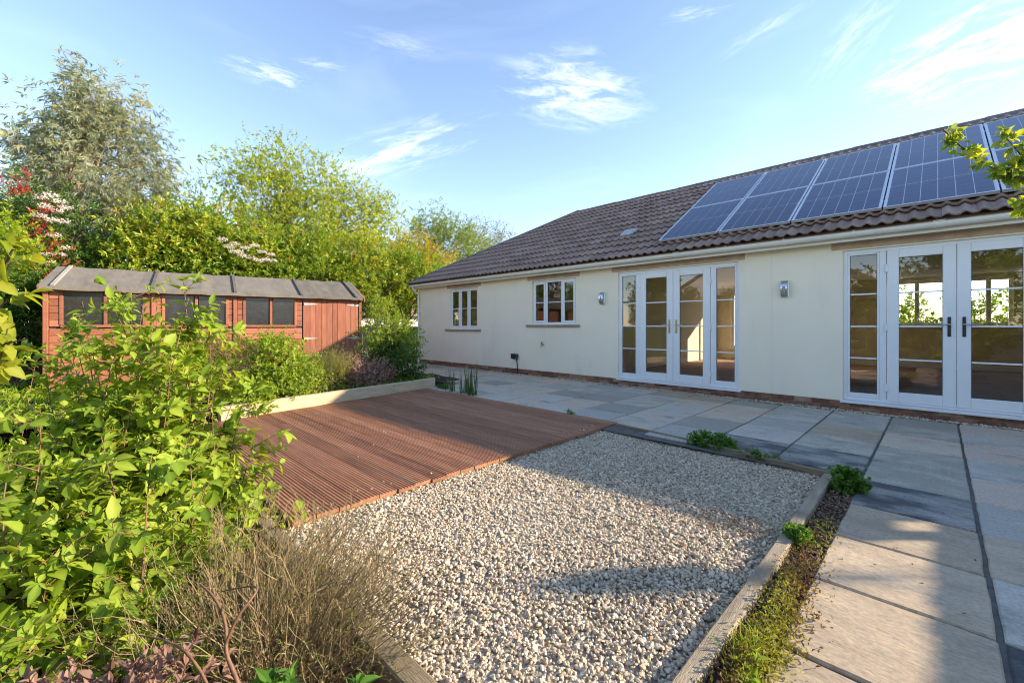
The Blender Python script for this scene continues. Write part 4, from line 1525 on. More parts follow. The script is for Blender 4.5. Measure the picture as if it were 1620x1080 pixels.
        F = np.stack([ii, ii + k, ii + k + 1, ii + 1], -1).reshape(-1, 4)
        obj('felt_strip', V, F, M['felt'], root)
        V2 = np.array([(a, yr, ez + rise), (b, yr, ez + rise), (b, DEP + oh, ez), (a, DEP + oh, ez)]) @ R.T + O
        obj('felt_strip', V2, np.array([[0, 1, 2, 3]]), M['felt'], root)
    # roof boards under the felt
    V = np.array([(s0r + 0.01, -oh + 0.01, ez - 0.02), (s1r - 0.01, -oh + 0.01, ez - 0.02), (s1r - 0.01, yr, ez + rise - 0.03), (s0r + 0.01, yr, ez + rise - 0.03), (s1r - 0.01, DEP + oh - 0.01, ez - 0.02), (s0r + 0.01, DEP + oh - 0.01, ez - 0.02)]) @ R.T + O
    obj('roof_boards', V, np.array([[0, 1, 2, 3], [3, 2, 4, 5]]), M['shed_wood'], root)
    sl = math.atan2(rise, yr + oh)
    Ls = math.hypot(rise, yr + oh)
    for s in (0.12, 1.38, 2.66, 3.86, 5.0):
        r2 = np.array([[1, 0, 0], [0, math.cos(sl), -math.sin(sl)], [0, math.sin(sl), math.cos(sl)]])
        g = Geo()
        g.box(s - 0.026, s + 0.026, 0.0, Ls, 0.004, 0.034, 0.003)
        V = g.V[0] @ r2.T + np.array([0, -oh, ez])
        obj('batten', V @ R.T + O, [CB_Q, CB_T], M['batten' if s < 0.5 else 'batten_dark'], root)
    # bargeboard on the left gable, gable triangles
    for s in (s0r + 0.012, s1r - 0.03):
        g = Geo()
        prof = [(-oh - 0.02, ez - 0.10), (-oh - 0.02, ez - 0.005), (yr, ez + rise - 0.008), (yr, ez + rise - 0.11)]
        g.prism(prof, 0, s, s + 0.02)
        V = np.concatenate(g.V) @ R.T + O
        obj('bargeboard', V, g.faces(), M['shed_door'], root)
    g = Geo()
    g.prism([(0.02, z1 - 0.01), (DEP - 0.02, z1 - 0.01), (yr, ez + rise - 0.06)], 0, 0.0, W)
    obj('gable', np.concatenate(g.V) @ R.T + O, g.faces(), M['shed_wood'], root)
    bx(0.0, W, -0.015, 0.012, z1 - 0.03, z1 + 0.012, 0.003).build('eave_board', M['shed_wood'], root)


build_shed()
# ------------------------------------------------------------------ boundaries
def fence_run(name, label, p0, p1, z0, z1, bw, mat, group=None, post_every=1.83, cat='fence', board_limit=260, post_mat=None):
    p0, p1 = np.array(p0, float), np.array(p1, float)
    Lg = np.linalg.norm(p1 - p0)
    d = (p1 - p0) / Lg
    R = np.array([[d[0], -d[1], 0], [d[1], d[0], 0], [0, 0, 1]])
    O = np.array([p0[0], p0[1], 0])
    root = thing(name, label, cat, (p0[0], p0[1], z0), group)
    rng = np.random.default_rng(int(Lg * 100))
    n = int(Lg / bw)
    bm = mesh('fence_board', Geo().box(0, bw - 0.006, -0.009, 0.009, 0, z1 - z0, 0.003).V[0] @ R.T, [CB_Q, CB_T], mat)
    base = wloc(root)
    for i in range(min(n, board_limit)):
        link('fence_board', bm, root, Vector(np.array([i * bw, 0.006 * (i % 2), z0 + rng.normal(0, 0.004)]) @ R.T + O - base))
    for z in (z0 + 0.25, z1 - 0.22):
        Geo().box(0, Lg, 0.012, 0.05, z, z + 0.07, 0.004, R, O).build('rail', mat, root)
    x = 0.0
    while x <= Lg:
        Geo().box(x - 0.045, x + 0.045, 0.05, 0.14, z0 - 0.2, z1 + 0.06, 0.006, R, O).build('post', post_mat or mat, root)
        x += post_every
    return root


fence_run('fence', 'grey board fence between the shed and the house corner', (-12.75, 1.2), (-12.75, 9.0), -0.05, 1.17, 0.12, M['fence'])
fence_run('fence', 'low dark fence with diamond trellis on top left of the shed', (-12.75, -6.0), (-12.75, 1.1), -0.05, 1.12, 0.12, M['fence'])
fence_run('fence', 'tall tan side fence to the right of the patio', (3.27, -4.5), (3.27, 6.9), -0.1, 1.80, 0.12, M['fence_tan'])


def build_trellis():
    root = thing('trellis', 'weathered diamond trellis panel on the fence left of the shed', 'trellis', (-12.74, -1.4, 1.14))
    x, y0, y1, z0, z1 = -12.74, -3.2, 1.0, 1.16, 1.72
    def lath(ya, za, yb, zb, off):
        P = np.array([[[x + off, ya, za], [x + off, yb, zb]]])
        g = Geo().add(*tubes(P, 0.012, 4))
        g.build('lath', M['trellis'], root)
    s = 0.13
    y = y0 - (z1 - z0)
    while y < y1:
        for sg, off in ((1, 0.0), (-1, 0.014)):
            ya, yb = (y, y + (z1 - z0)) if sg > 0 else (y + (z1 - z0), y)
            za, zb = z0, z1
            # clip to the panel
            t0 = max(0, (y0 - ya) / (yb - ya)) if yb > ya else max(0, (ya - y1) / (ya - yb))
            t1 = min(1, (y1 - ya) / (yb - ya)) if yb > ya else min(1, (ya - y0) / (ya - yb))
            if t1 - t0 > 0.08:
                lath(ya + (yb - ya) * t0, za + (zb - za) * t0, ya + (yb - ya) * t1, za + (zb - za) * t1, off)
        y += s
    g = Geo()
    g.box(x - 0.02, x + 0.03, y0, y1, z0 - 0.045, z0, 0.004)
    g.box(x - 0.02, x + 0.03, y0, y1, z1, z1 + 0.045, 0.004)
    g.build('trellis_rail', M['trellis'], root)


build_trellis()


def plain_house(name, label, x0, x1, y0, y1, ez, rz, axis, loc, windows=()):
    """a rendered gabled house seen far off or in the glass: walls, tiled roof, verge, windows"""
    root = thing(name, label, 'house', loc)
    g = Geo()
    g.box(x0, x1, y0, y1, -0.2, ez)
    if axis == 1:   # ridge along y, gables face +-y
        xm = (x0 + x1) / 2
        for ya, yb in ((y0, y0 + 0.2), (y1 - 0.2, y1)):
            g.prism([(x0, ez), (x1, ez), (xm, rz)], 1, ya, yb)
    else:
        ym = (y0 + y1) / 2
        for xa, xb in ((x0, x0 + 0.2), (x1 - 0.2, x1)):
            g.prism([(y0, ez), (y1, ez), (ym, rz)], 0, xa, xb)
    g.build('wall', M['white_wall'], root)
    g = Geo()
    o = 0.3
    t = 0.14
    if axis == 1:
        xm = (x0 + x1) / 2
        s = (rz - ez) / (xm - x0)
        g.prism([(x0 - o, ez - o * s + 0.02), (xm, rz + 0.02), (x1 + o, ez - o * s + 0.02), (x1 + o, ez - o * s + 0.02 + t), (xm, rz + 0.02 + t), (x0 - o, ez - o * s + 0.02 + t)], 1, y0 - o, y1 + o)
    else:
        ym = (y0 + y1) / 2
        s = (rz - ez) / (ym - y0)
        g.prism([(y0 - o, ez - o * s + 0.02), (ym, rz + 0.02), (y1 + o, ez - o * s + 0.02), (y1 + o, ez - o * s + 0.02 + t), (ym, rz + 0.02 + t), (y0 - o, ez - o * s + 0.02 + t)], 0, x0 - o, x1 + o)
    g.build('roof', M['tile'], root)
    for wx, wz in windows:
        g = Geo()
        frame_rect(g, wx - 0.6, wx + 0.6, wz - 0.55, wz + 0.55, 0.08, y1 + 0.0, y1 + 0.04, 0)
        w = g.build('window', M['white_plastic'], root)
        obj('pane', np.array([[wx - 0.52, y1 + 0.015, wz - 0.47], [wx + 0.52, y1 + 0.015, wz - 0.47], [wx + 0.52, y1 + 0.015, wz + 0.47], [wx - 0.52, y1 + 0.015, wz + 0.47]]), np.array([[3, 2, 1, 0]]), M['shed_glass'], w)
    return root


plain_house('white_house', 'white gabled neighbour house reflected in the patio door glass', -12.3, -2.2, -21, -12.5, 3.4, 6.4, 1, (-7.2, -16, -0.2), ((-9.4, 2.6), (-5.0, 2.6)))
plain_house('white_house', 'pale neighbour wall glimpsed beyond the grey fence by the house corner', -24, -17.5, 5, 14, 1.75, 3.1, 1, (-20, 9, -0.2))


# ------------------------------------------------------------------ trees and hedges
def dx(u, X):
    return -X / (FW[0] * -1 + (CXP - u) / FPX * RT[0])


def blobs_px(X, items, rd=0.9):
    return [px_blob(u, v, dx(u, X), ru, rv, rd) for u, v, ru, rv in items]


def add_part(root, name, mat, V, F, t):
    return obj(name, V, F, mat, root, tint=t)


def flower_heads(root, centres, rng, mat, r=0.09, n=90, size=0.03, name='blossom'):
    for c in centres:
        d = unit(rng.normal(0, 1, (n, 3)) * np.array([1, 1, 0.45]))
        P = c + d * r * rng.uniform(0.5, 1.0, (n, 1)) * np.array([1, 1, 0.55])
        V, F, nv = leaves(P, unit(rng.normal(0, 1, (n, 3))), d + np.array([0, 0, 0.6]), np.full(n, size), np.full(n, size * 0.9))
        obj(name, V, F, mat, root, tint=np.repeat(np.clip(rng.normal(0.55, 0.25, n), 0, 1), nv))


# eucalyptus, tall and airy
EUC = -15.2
eb = [px_blob(u, v, dx(u, EUC), ru, rv, min(0.8, ru * dx(u, EUC) / FPX)) for u, v, ru, rv in ((128, 118, 9, 34), (130, 150, 18, 34), (115, 190, 30, 40), (165, 200, 30, 42), (200, 165, 12, 34), (205, 215, 24, 40), (68, 250, 30, 36), (40, 215, 14, 24), (150, 275, 70, 52), (228, 262, 24, 46), (105, 345, 84, 46), (215, 335, 40, 42), (165, 390, 66, 30), (258, 285, 8, 20), (40, 310, 30, 40))]
tree('eucalyptus_tree', 'tall airy grey green eucalyptus tree behind the left end of the shed', 'tree', (EUC, -1.0, -0.25), at(140, 175, dx(140, EUC)), 0.12, eb, 640, 6, 10, 0.125, 0.023, 0.30, M['leaf_euc'], M['euc_bark'], 101,
     n_limbs=170, twig_r=0.0045, spread=0.2, bend=-0.3, droop=0.6, ang=45, up=0.2, tint=(0.5, 0.28), hollow=0.2, even=0.5)

# loose yellow green tree in the middle
YX = -16.5
yb_ = blobs_px(YX, [(452, 262, 38, 36), (420, 305, 48, 46), (500, 300, 48, 50), (390, 275, 22, 22), (560, 335, 46, 52), (480, 360, 80, 50), (600, 350, 26, 40), (420, 370, 60, 45), (545, 395, 60, 40), (365, 300, 14, 16)], 1.2)
tree('yellow_green_tree', 'loose bright yellow green tree with fine leaves above the laurel hedge', 'tree', (-16.5, 4.2, -0.25), at(470, 300, dx(470, YX)), 0.13, yb_, 900, 6, 10, 0.072, 0.046, 0.36, M['leaf_lime'], M['bark'], 102,
     n_limbs=130, twig_r=0.0045, spread=0.25, bend=-0.05, droop=0.25, ang=55, tint=(0.5, 0.25), hollow=0.2)

# feathery tree left of the roof, and the pale thin one behind it
LX = -24
lb = blobs_px(LX, [(690, 360, 32, 30), (715, 385, 46, 40), (668, 385, 30, 38), (650, 415, 42, 34), (745, 395, 30, 26)], 1.4)
tree('feathery_tree', 'feathery mid green tree behind the left slope of the roof', 'tree', (-24, 13.5, -0.25), at(700, 345, dx(700, LX)), 0.16, lb, 460, 6, 12, 0.10, 0.042, 0.5, M['leaf_fern'], M['bark'], 103,
     n_limbs=70, twig_r=0.006, spread=0.3, bend=-0.2, droop=0.3, ang=50, tint=(0.5, 0.25), hollow=0.2)
PX_ = -27
pb = blobs_px(PX_, [(772, 372, 30, 24), (795, 385, 24, 18), (745, 368, 22, 20), (760, 395, 36, 22)], 1.4)
tree('pale_birch_tree', 'thin pale twiggy tree low behind the roof hip', 'tree', (-27, 17.5, -0.25), at(768, 352, dx(768, PX_)), 0.14, pb, 260, 5, 8, 0.075, 0.045, 0.5, M['leaf_pale'], M['bark'], 104,
     n_limbs=90, twig_r=0.006, spread=0.3, droop=0.2, tint=(0.5, 0.28), hollow=0.1)

# laurel and photinia screen directly behind the fence
HXp = -13.9
LAUREL = [
    ('laurel_bush', 'yellow tipped laurel bush rising behind the shed roof below the eucalyptus', [(262, 372, 46, 40), (245, 420, 60, 50), (300, 400, 46, 50)], 0.7, 201, 'leaf_laurel'),
    ('laurel_bush', 'glossy laurel bush with cream blossom behind the middle of the shed', [(345, 372, 44, 42), (330, 425, 55, 50), (385, 410, 48, 50)], 0.64, 202, 'leaf_laurel'),
    ('laurel_bush', 'dark green laurel bush behind the shed door end under the yellow green tree', [(450, 425, 52, 45), (490, 420, 50, 50), (430, 450, 60, 40)], 0.58, 203, 'leaf_laurel'),
    ('laurel_bush', 'bright laurel bush between the shed gable and the house corner', [(560, 420, 55, 50), (545, 455, 55, 40), (600, 450, 48, 46)], 0.7, 204, 'leaf_laurel'),
    ('laurel_bush', 'laurel bush crowding the left end of the house roof', [(640, 440, 48, 46), (615, 470, 45, 30), (680, 455, 42, 40)], 0.64, 205, 'leaf_laurel'),
]
for nm, lab, items, tn, seed, mt in LAUREL:
    cx = items[0][0]
    p = at(cx, 600, dx(cx, HXp))
    bl = blobs_px(HXp, items, 0.8)
    root, cc, rg = tree(nm, lab, 'bush', (p[0], p[1], -0.25), at(cx, items[0][1] - 10, dx(cx, HXp)), 0.08, bl, 420, 5, 9, 0.105, 0.044, 0.28, M[mt], M['bark'], seed,
                        group='laurel bushes behind the fence', n_limbs=40, spread=0.18, ang=48, up=0.7, tint=(tn, 0.24), hollow=0.45, lift=0.5)
    # yellow bronze growing tips
    tips = bl
    c2, d2, w2 = in_blobs(tips, 80, rg, 0.92)
    keep = c2[:, 2] > np.median(c2[:, 2])
    c2, d2 = c2[keep], d2[keep]
    pth = shoots(c2, unit(d2 * 0.5 + np.array([0, 0, 1.0])), rg.uniform(0.15, 0.4, len(c2)), 4, 0, 0.04, rg)
    V, F, t, _ = leaves_along(pth, 11, 0.10, 0.036, 35, 0.3, 0.2, 1.0, 0, LEAF4, rg, tint=(0.55, 0.25))
    add_part(root, 'young_growth', M['leaf_orange'], V, F, t)['kind'] = 'stuff'
    if seed == 202:
        flower_heads(root, [at(u, v, dx(u, HXp) - 1.15) for u, v in ((372, 385), (388, 392), (402, 388), (415, 398), (428, 402), (384, 404), (398, 408), (370, 398), (352, 378), (432, 412), (410, 412), (362, 390), (378, 398), (420, 410))], rg, M['petal'], 0.125)

# orange tinged bush beyond, and the sapling twig tips
ob = blobs_px(-17, [(655, 405, 42, 32), (690, 425, 38, 30), (620, 410, 30, 30)], 0.9)
tree('photinia_bush', 'golden orange tinged bush just left of the roof corner', 'bush', (-17, 9.3, -0.25), at(655, 385, dx(655, -17)), 0.09, ob, 220, 5, 9, 0.10, 0.042, 0.32, M['leaf_orange'], M['bark'], 210, n_limbs=40, spread=0.2, tint=(0.4, 0.28), hollow=0.4)
sb = blobs_px(-15, [(312, 318, 16, 26), (330, 345, 24, 24), (300, 350, 18, 24)], 0.4)
tree('sapling', 'slender blue green sapling rising between eucalyptus and yellow green tree', 'tree', (-15, 1.8, -0.25), at(313, 292, dx(313, -15)), 0.05, sb, 60, 5, 8, 0.055, 0.028, 0.35, M['leaf_fern'], M['bark'], 211, n_limbs=40, spread=0.15, tint=(0.25, 0.2), hollow=0.1, lift=0.8)

# red photinia left of the shed
rb = blobs_px(-13.8, [(72, 335, 42, 38), (100, 385, 44, 45), (35, 370, 40, 50), (70, 430, 58, 45), (125, 430, 40, 36)], 0.7)
root, cc, rg = tree('photinia_bush', 'red tipped photinia bush with white blossom above the shed left end', 'bush', (-13.8, -0.9, -0.25), at(75, 320, dx(75, -13.8)), 0.08, rb, 240, 5, 9, 0.085, 0.034, 0.30, M['leaf_dark'], M['bark'], 212, n_limbs=60, spread=0.18, tint=(0.5, 0.25), hollow=0.4)
rr = np.array([at(u, v, dx(u, -13.8) - 0.6) for u, v in ((50, 385), (62, 380), (75, 390), (58, 400), (70, 405), (85, 398), (95, 410), (40, 392), (30, 305), (42, 300), (22, 308), (88, 385), (48, 428), (60, 436), (35, 440), (100, 425), (65, 420), (75, 365), (80, 340), (60, 350))])
rr = np.repeat(rr, 5, 0) + rg.normal(0, 0.09, (len(rr) * 5, 3))
pth = shoots(rr, unit(rg.normal(0, 0.5, (len(rr), 3)) + np.array([0.2, 0, 0.9])), rg.uniform(0.1, 0.25, len(rr)), 4, 0, 0.05, rg)
V, F, t, _ = leaves_along(pth, 9, 0.08, 0.03, 45, 0.3, 0.1, 1.0, 0, LEAF4, rg, tint=(0.5, 0.28))
add_part(root, 'red_growth', M['leaf_red'], V, F, t)['kind'] = 'stuff'
flower_heads(root, [at(u, v, dx(u, -13.8) - 0.72) for u, v in ((65, 312), (80, 308), (95, 318), (72, 325), (90, 333), (105, 328), (62, 340), (82, 348), (100, 350), (56, 388), (68, 402), (92, 402), (78, 415), (50, 405), (102, 392), (86, 372))], rg, M['petal'], 0.12)

# dark shrubs left of the shed
for lab, X, items, seed, mt, tn in (
        ('dark evergreen shrub hiding the fence left of the shed', -11.6, [(20, 470, 45, 45), (-20, 500, 50, 60), (45, 510, 30, 30)], 221, 'leaf_dark', 0.5),
        ('bright lime shrub at the left edge above the pear twigs', -12.2, [(5, 385, 24, 36), (-25, 420, 45, 50)], 222, 'leaf_lime', 0.35)):
    cx = items[0][0]
    p = at(cx, 620, dx(cx, X))
    tree('evergreen_shrub' if seed == 221 else 'lime_shrub', lab, 'shrub', (p[0], p[1], 0.0), at(cx, items[0][1], dx(cx, X)), 0.05, blobs_px(X, items, 0.5), 170, 5, 10, 0.07, 0.032, 0.25, M[mt], M['bark'], seed, n_limbs=40, spread=0.15, tint=(tn, 0.25), hollow=0.3)

# a distant belt of trees closes the gaps at the horizon
rg = np.random.default_rng(230)
bl = [(np.array([-38 + rg.normal(0, 2), y, 1.6 + rg.uniform(0, 0.9)]), np.array([2.4, 2.6, 1.9 + rg.uniform(0, 0.8)])) for y in range(-30, 60, 4)]
V, F, t, c, pth = crown(bl, 1100, 5, 6, 0.34, 0.2, 0.8, rg, spread=0.5, tint=(0.45, 0.25))
tag(kind(obj('woodland', V, F, M['leaf_fern'], None, tint=t), 'stuff'), 'distant green trees beyond the garden fences', 'trees')

# the hedge and trees behind the viewer, seen in the glass
for i, (x, y, z, rx, rz_, lab, mt, tn) in enumerate((
        (-9.2, -5.2, 1.2, 1.5, 1.15, 'tall dense hedge bush mirrored in the kitchen window', 'leaf_laurel', 0.4),
        (-6.6, -5.4, 1.2, 1.4, 1.1, 'rounded hedge bush mirrored in the left patio doors', 'leaf_bright', 0.35),
        (-4.2, -5.6, 1.9, 1.4, 2.1, 'tall leafy hedge bush mirrored in the right leaf of the left patio doors', 'leaf_laurel', 0.45),
        (-1.8, -5.2, 1.3, 1.3, 1.3, 'leafy hedge bush mirrored in the side pane of the right patio doors', 'leaf_lime', 0.3),
        (0.4, -5.0, 1.9, 1.3, 2.2, 'yellowish hedge tree mirrored in the right patio doors', 'leaf_lime', 0.35),
        (-11.2, -6.8, 2.2, 1.0, 2.2, 'large tree mirrored at the top of the left patio doors', 'leaf_fern', 0.4))):
    bl = [(np.array([x, y, z]), np.array([rx, 1.0, rz_])), (np.array([x + 0.5, y + 0.2, z + rz_ * 0.4]), np.array([rx * 0.6, 0.8, rz_ * 0.9]))]
    tree('hedge_bush', lab, 'bush', (x, y, -0.25), (x, y, z + rz_ * 0.8), 0.07, bl, 400, 5, 8, 0.13, 0.066, 0.32, M[mt], M['bark'], 240 + i, n_limbs=20, spread=0.22, tint=(tn, 0.25), hollow=0.5)

for i, (x, y, z, rx, rz_, lab) in enumerate(((-1.6, 21, 1.0, 1.8, 1.2, 'green hedge seen through the left half of the far room window'), (1.6, 21.5, 0.9, 1.6, 1.1, 'green hedge seen through the right half of the far room window'))):
    bl = [(np.array([x, y, z]), np.array([rx, 0.8, rz_]))]
    tree('hedge_bush', lab, 'bush', (x, y, -0.25), (x, y, z + rz_ * 0.6), 0.06, bl, 160, 5, 8, 0.13, 0.066, 0.3, M['leaf_fern'], M['bark'], 260 + i, n_limbs=12, spread=0.2, tint=(0.4, 0.25), hollow=0.5)

# unseen tree added beyond the right fence, crown shaped to cast the gravel shadow
bl = [(np.array([6.34, 8.9, 4.04]), np.array([0.05, 0.06, 0.13])), (np.array([6.27, 8.9, 3.90]), np.array([0.09, 0.07, 0.06]))]
tree('shadow_tree', 'unseen slim tree added beyond the right fence to shade the gravel', 'tree', (6.5, 8.9, -0.25), (6.33, 8.9, 3.85), 0.03, bl, 40, 4, 9, 0.045, 0.032, 0.05, M['leaf_bright'], M['bark'], 250, n_limbs=6, spread=0.02, hollow=0.0, lift=0.0)


# ------------------------------------------------------------------ foreground shrubs
UNIT_LEAF = {}


def leaf_objects(root, raw, idx, mat, tpl=LEAF8, name='leaf', variants=6):
    """each chosen leaf becomes an object of its own, sharing a handful of blades"""
    P, D, N, l, w, t = raw
    key = mat.name
    if key not in UNIT_LEAF:
        ms = []
        for k in range(variants):
            tv, tf = tpl
            V = tv.copy()
            V[:, 2] *= 0.6 + 0.25 * k / variants * 3
            ms.append(mesh('leaf', V, tf, mat, True, np.clip((k + 0.5) / variants + LEAF8_RIB, 0, 1)))
        UNIT_LEAF[key] = ms
    ms = UNIT_LEAF[key]
    base = wloc(root)
    D_ = unit(D)
    S_ = unit(np.cross(N, D_))
    N_ = np.cross(D_, S_)
    for i in idx:
        o = link(name, ms[min(variants - 1, int(t[i] * variants))], root)
        m = Matrix.Identity(4)
        for r in range(3):
            m[r][0] = D_[i][r] * l[i]
            m[r][1] = S_[i][r] * w[i]
            m[r][2] = N_[i][r] * l[i]
            m[r][3] = P[i][r] - base[r]
        o.matrix_local = m


def split_leaves(root, raw, n_single, mat, tpl=LEAF8, stuff_name='foliage'):
    """the leaves that show largest become parts, the rest one part of kind stuff"""
    P, D, N, l, w, t = raw
    rel = P - np.array([0, 0, EYE])
    dep = rel @ FW
    u = CXP + FPX * (rel @ RT) / np.maximum(dep, 0.05)
    v = HYP - FPX * rel[:, 2] / np.maximum(dep, 0.05)
    vis = (dep > 0.3) & (u > 0) & (u < 1620) & (v > 0) & (v < 1080)
    order = np.argsort(np.where(vis, -l / np.maximum(dep, 0.1), 1e6))
    n = min(n_single, int(vis.sum()))
    single = order[:n]
    leaf_objects(root, raw, single, mat, tpl)
    rest = np.setdiff1d(np.arange(len(P)), single)
    if len(rest):
        V, F, nv = leaves(P[rest], D[rest], N[rest], l[rest], w[rest], tpl)
        kind(obj(stuff_name, V, F, mat, root, True, np.clip((t[rest][:, None] + LEAF8_RIB[None]).ravel(), 0, 1)), 'stuff')


def stemmed_shrub(name, label, base, base_r, tips, n_dome, dome, leafmat, ll, lw, seed, n_single=300, side=5, per_main=20, per_side=12, tint=(0.5, 0.22)):
    """upright reddish shoots with opposite leaves and short leafy side shoots"""
    rng = np.random.default_rng(seed)
    root = thing(name, label, 'shrub', base)
    base = np.array(base, float)
    T = [np.array(t) for t in tips]
    c, r = dome
    d = unit(rng.normal(0, 1, (n_dome, 3)))
    d[:, 2] = np.abs(d[:, 2]) * 0.9 - 0.15
    T = np.array(T + list(np.array(c) + d * np.array(r) * rng.uniform(0.65, 1.0, (n_dome, 1))))
    n = len(T)
    b = base + np.column_stack([rng.normal(0, base_r, n), rng.normal(0, base_r, n), np.zeros(n)])
    b[:, :2] += (T[:, :2] - base[:2]) * 0.35
    L = np.linalg.norm(T - b, axis=1)
    main = shoots(b, unit(T - b), L, 8, 0.0, 0.03, rng)
    t = np.linspace(0, 1, 8)
    V, F = tubes(main, np.linspace(0.0062, 0.0016, 8)[None] * rng.uniform(0.7, 1.2, (n, 1)), 5)
    g = Geo().add(V, F)
    # side shoots in opposite pairs
    P, Tn = along(main, side, 0.3, 0.97, rng)
    k = len(P)
    rad = rng.normal(0, 1, (k, 3))
    rad = unit(rad - Tn * (rad * Tn).sum(-1, keepdims=True))
    sd = unit(rad + Tn * 0.55 + np.array([0, 0, 0.15]))
    sl_ = rng.uniform(0.08, 0.26, k)
    sidep = shoots(P, sd, sl_, 4, -0.08, 0.05, rng)
    g.add(*tubes(sidep, np.linspace(0.0022, 0.0009, 4)[None], 4))
    g.build('stem', M['red_stem'], root, True)
    r1 = leaves_along(main, per_main, ll, lw, 68, 1.0, 0.22, 1.0, 0.12, LEAF8, rng, 0.36, tint)[3]
    r2 = leaves_along(sidep, per_side, ll * 0.95, lw * 0.95, 58, 1.0, 0.15, 1.0, 0.14, LEAF8, rng, 0.36, tint)[3]
    raw = [np.concatenate([a, b_]) for a, b_ in zip(r1, r2)]
    keep = (raw[0][:, 2] > base[2] + 0.06) & (raw[0] @ FW > 1.16)
    raw = [a[keep] for a in raw]
    split_leaves(root, raw, n_single, leafmat)
    return root, main, rng


tips = [at(u, v, d) for u, v, d in ((215, 455, 2.55), (288, 432, 2.35), (130, 475, 2.6), (350, 478, 2.45), (245, 505, 2.2), (175, 500, 2.5), (312, 530, 2.35), (95, 560, 2.55), (385, 590, 2.45), (50, 590, 2.45), (385, 645, 2.45), (400, 700, 2.4), (270, 560, 2.1), (150, 570, 2.3), (340, 600, 2.3), (395, 745, 2.3), (230, 470, 2.4), (300, 470, 2.3), (110, 520, 2.5), (160, 455, 2.6), (255, 470, 2.5), (200, 530, 2.3), (330, 545, 2.4), (275, 520, 2.5), (140, 540, 2.4), (365, 560, 2.4), (185, 470, 2.45), (75, 540, 2.6), (235, 545, 2.2), (300, 575, 2.2))]
stemmed_shrub('leafy_shrub', 'tall leafy green shrub with reddish upright stems before the shed', (-2.95, 0.22, -0.14), 0.16, tips, 165, ((-3.02, 0.18, 0.15), (0.74, 0.58, 0.92)), M['leaf_bright'], 0.053, 0.027, 301, 300, side=9, per_main=40, per_side=14, tint=(0.55, 0.22))
tips = [at(u, v, d) for u, v, d in ((60, 640, 1.75), (160, 690, 1.6), (240, 720, 1.55), (330, 760, 1.7), (20, 720, 1.5), (390, 790, 1.8), (290, 690, 1.9))]
stemmed_shrub('leafy_shrub', 'low broad leaved green shrub filling the bottom left corner', (-2.05, -0.02, -0.14), 0.14, tips, 150, ((-2.10, -0.06, 0.02), (0.60, 0.48, 0.58)), M['leaf_bright'], 0.053, 0.028, 302, 300, side=8, per_main=32, per_side=13, tint=(0.52, 0.24))


tips = [at(u, v, d) for u, v, d in ((130, 500, 3.7), (60, 560, 3.5), (180, 520, 3.8), (230, 540, 3.7), (95, 530, 3.9), (290, 560, 3.7), (330, 600, 3.5))]
stemmed_shrub('leafy_shrub', 'farther leafy shrub between the tall one and the shed', (-4.35, 0.1, -0.14), 0.2, tips, 80, ((-4.35, 0.15, 0.1), (0.95, 0.7, 0.85)), M['leaf_bright'], 0.062, 0.032, 303, 200, side=7, per_main=26, per_side=12, tint=(0.58, 0.22))


def dry_bush():
    rng = np.random.default_rng(310)
    base = np.array([-1.80, 0.46, -0.14])
    root = thing('dry_bush', 'dry brown twiggy broom bush spilling over the gravel corner', 'bush', tuple(base))
    n = 1250
    d = unit(rng.normal(0, 1, (n, 3)) * np.array([0.75, 0.7, 1]) + np.array([0.10, 0.10, 0]))
    d[:, 2] = np.abs(d[:, 2]) + 0.12
    d = unit(d)
    b = base + np.column_stack([rng.normal(0, 0.10, n), rng.normal(0, 0.07, n), np.zeros(n)])
    b[:, :2] += d[:, :2] * 0.10
    P = shoots(b, d, rng.uniform(0.28, 0.72, n), 6, -0.05, 0.06, rng)
    V, F = tubes(P, np.linspace(0.0021, 0.0007, 6)[None] * rng.uniform(0.6, 1.4, (n, 1)), 3)
    t = np.repeat(np.clip(rng.beta(2, 2, n), 0, 1), 18)
    kind(obj('twigs', V, F, M['twig'], root, tint=t), 'stuff')
    pt, Tn = along(P, 4, 0.35, 0.98, rng)
    k = len(pt)
    sd = unit(Tn + rng.normal(0, 0.42, (k, 3)) + np.array([0, 0, 0.25]))
    Q = shoots(pt, sd, rng.uniform(0.05, 0.17, k), 4, 0, 0.05, rng)
    V, F = tubes(Q, np.linspace(0.0012, 0.0005, 4)[None] * rng.uniform(0.7, 1.3, (k, 1)), 3)
    kind(obj('fine_twigs', V, F, M['twig'], root, tint=np.repeat(np.clip(rng.beta(2, 2, k), 0, 1), 12)), 'stuff')
    V, F, t, _ = leaves_along(Q, 3, 0.011, 0.004, 40, 0.5, 0.2, 1, 0, LEAF4, rng, tint=(0.5, 0.3))
    kind(obj('tiny_leaves', V, F, M['leaf_pale'], root, tint=t), 'stuff')


dry_bush()


def bare_branch(label, pts, r):
    r *= 0.68
    P = np.array([at(u, v, d) for u, v, d in pts])
    # smooth the path
    n = len(P)
    tt = np.linspace(0, n - 1, 24)
    Q = np.stack([np.interp(tt, np.arange(n), P[:, i]) for i in range(3)], -1)
    for _ in range(4):
        Q[1:-1] = (Q[:-2] + Q[2:]) / 2 * 0.5 + Q[1:-1] * 0.5
    V, F = tubes(Q[None], np.linspace(r, r * 0.45, 24)[None], 7)
    return tag(obj('bare_branch', V, F, M['red_stem'], None, True), label, 'branch')


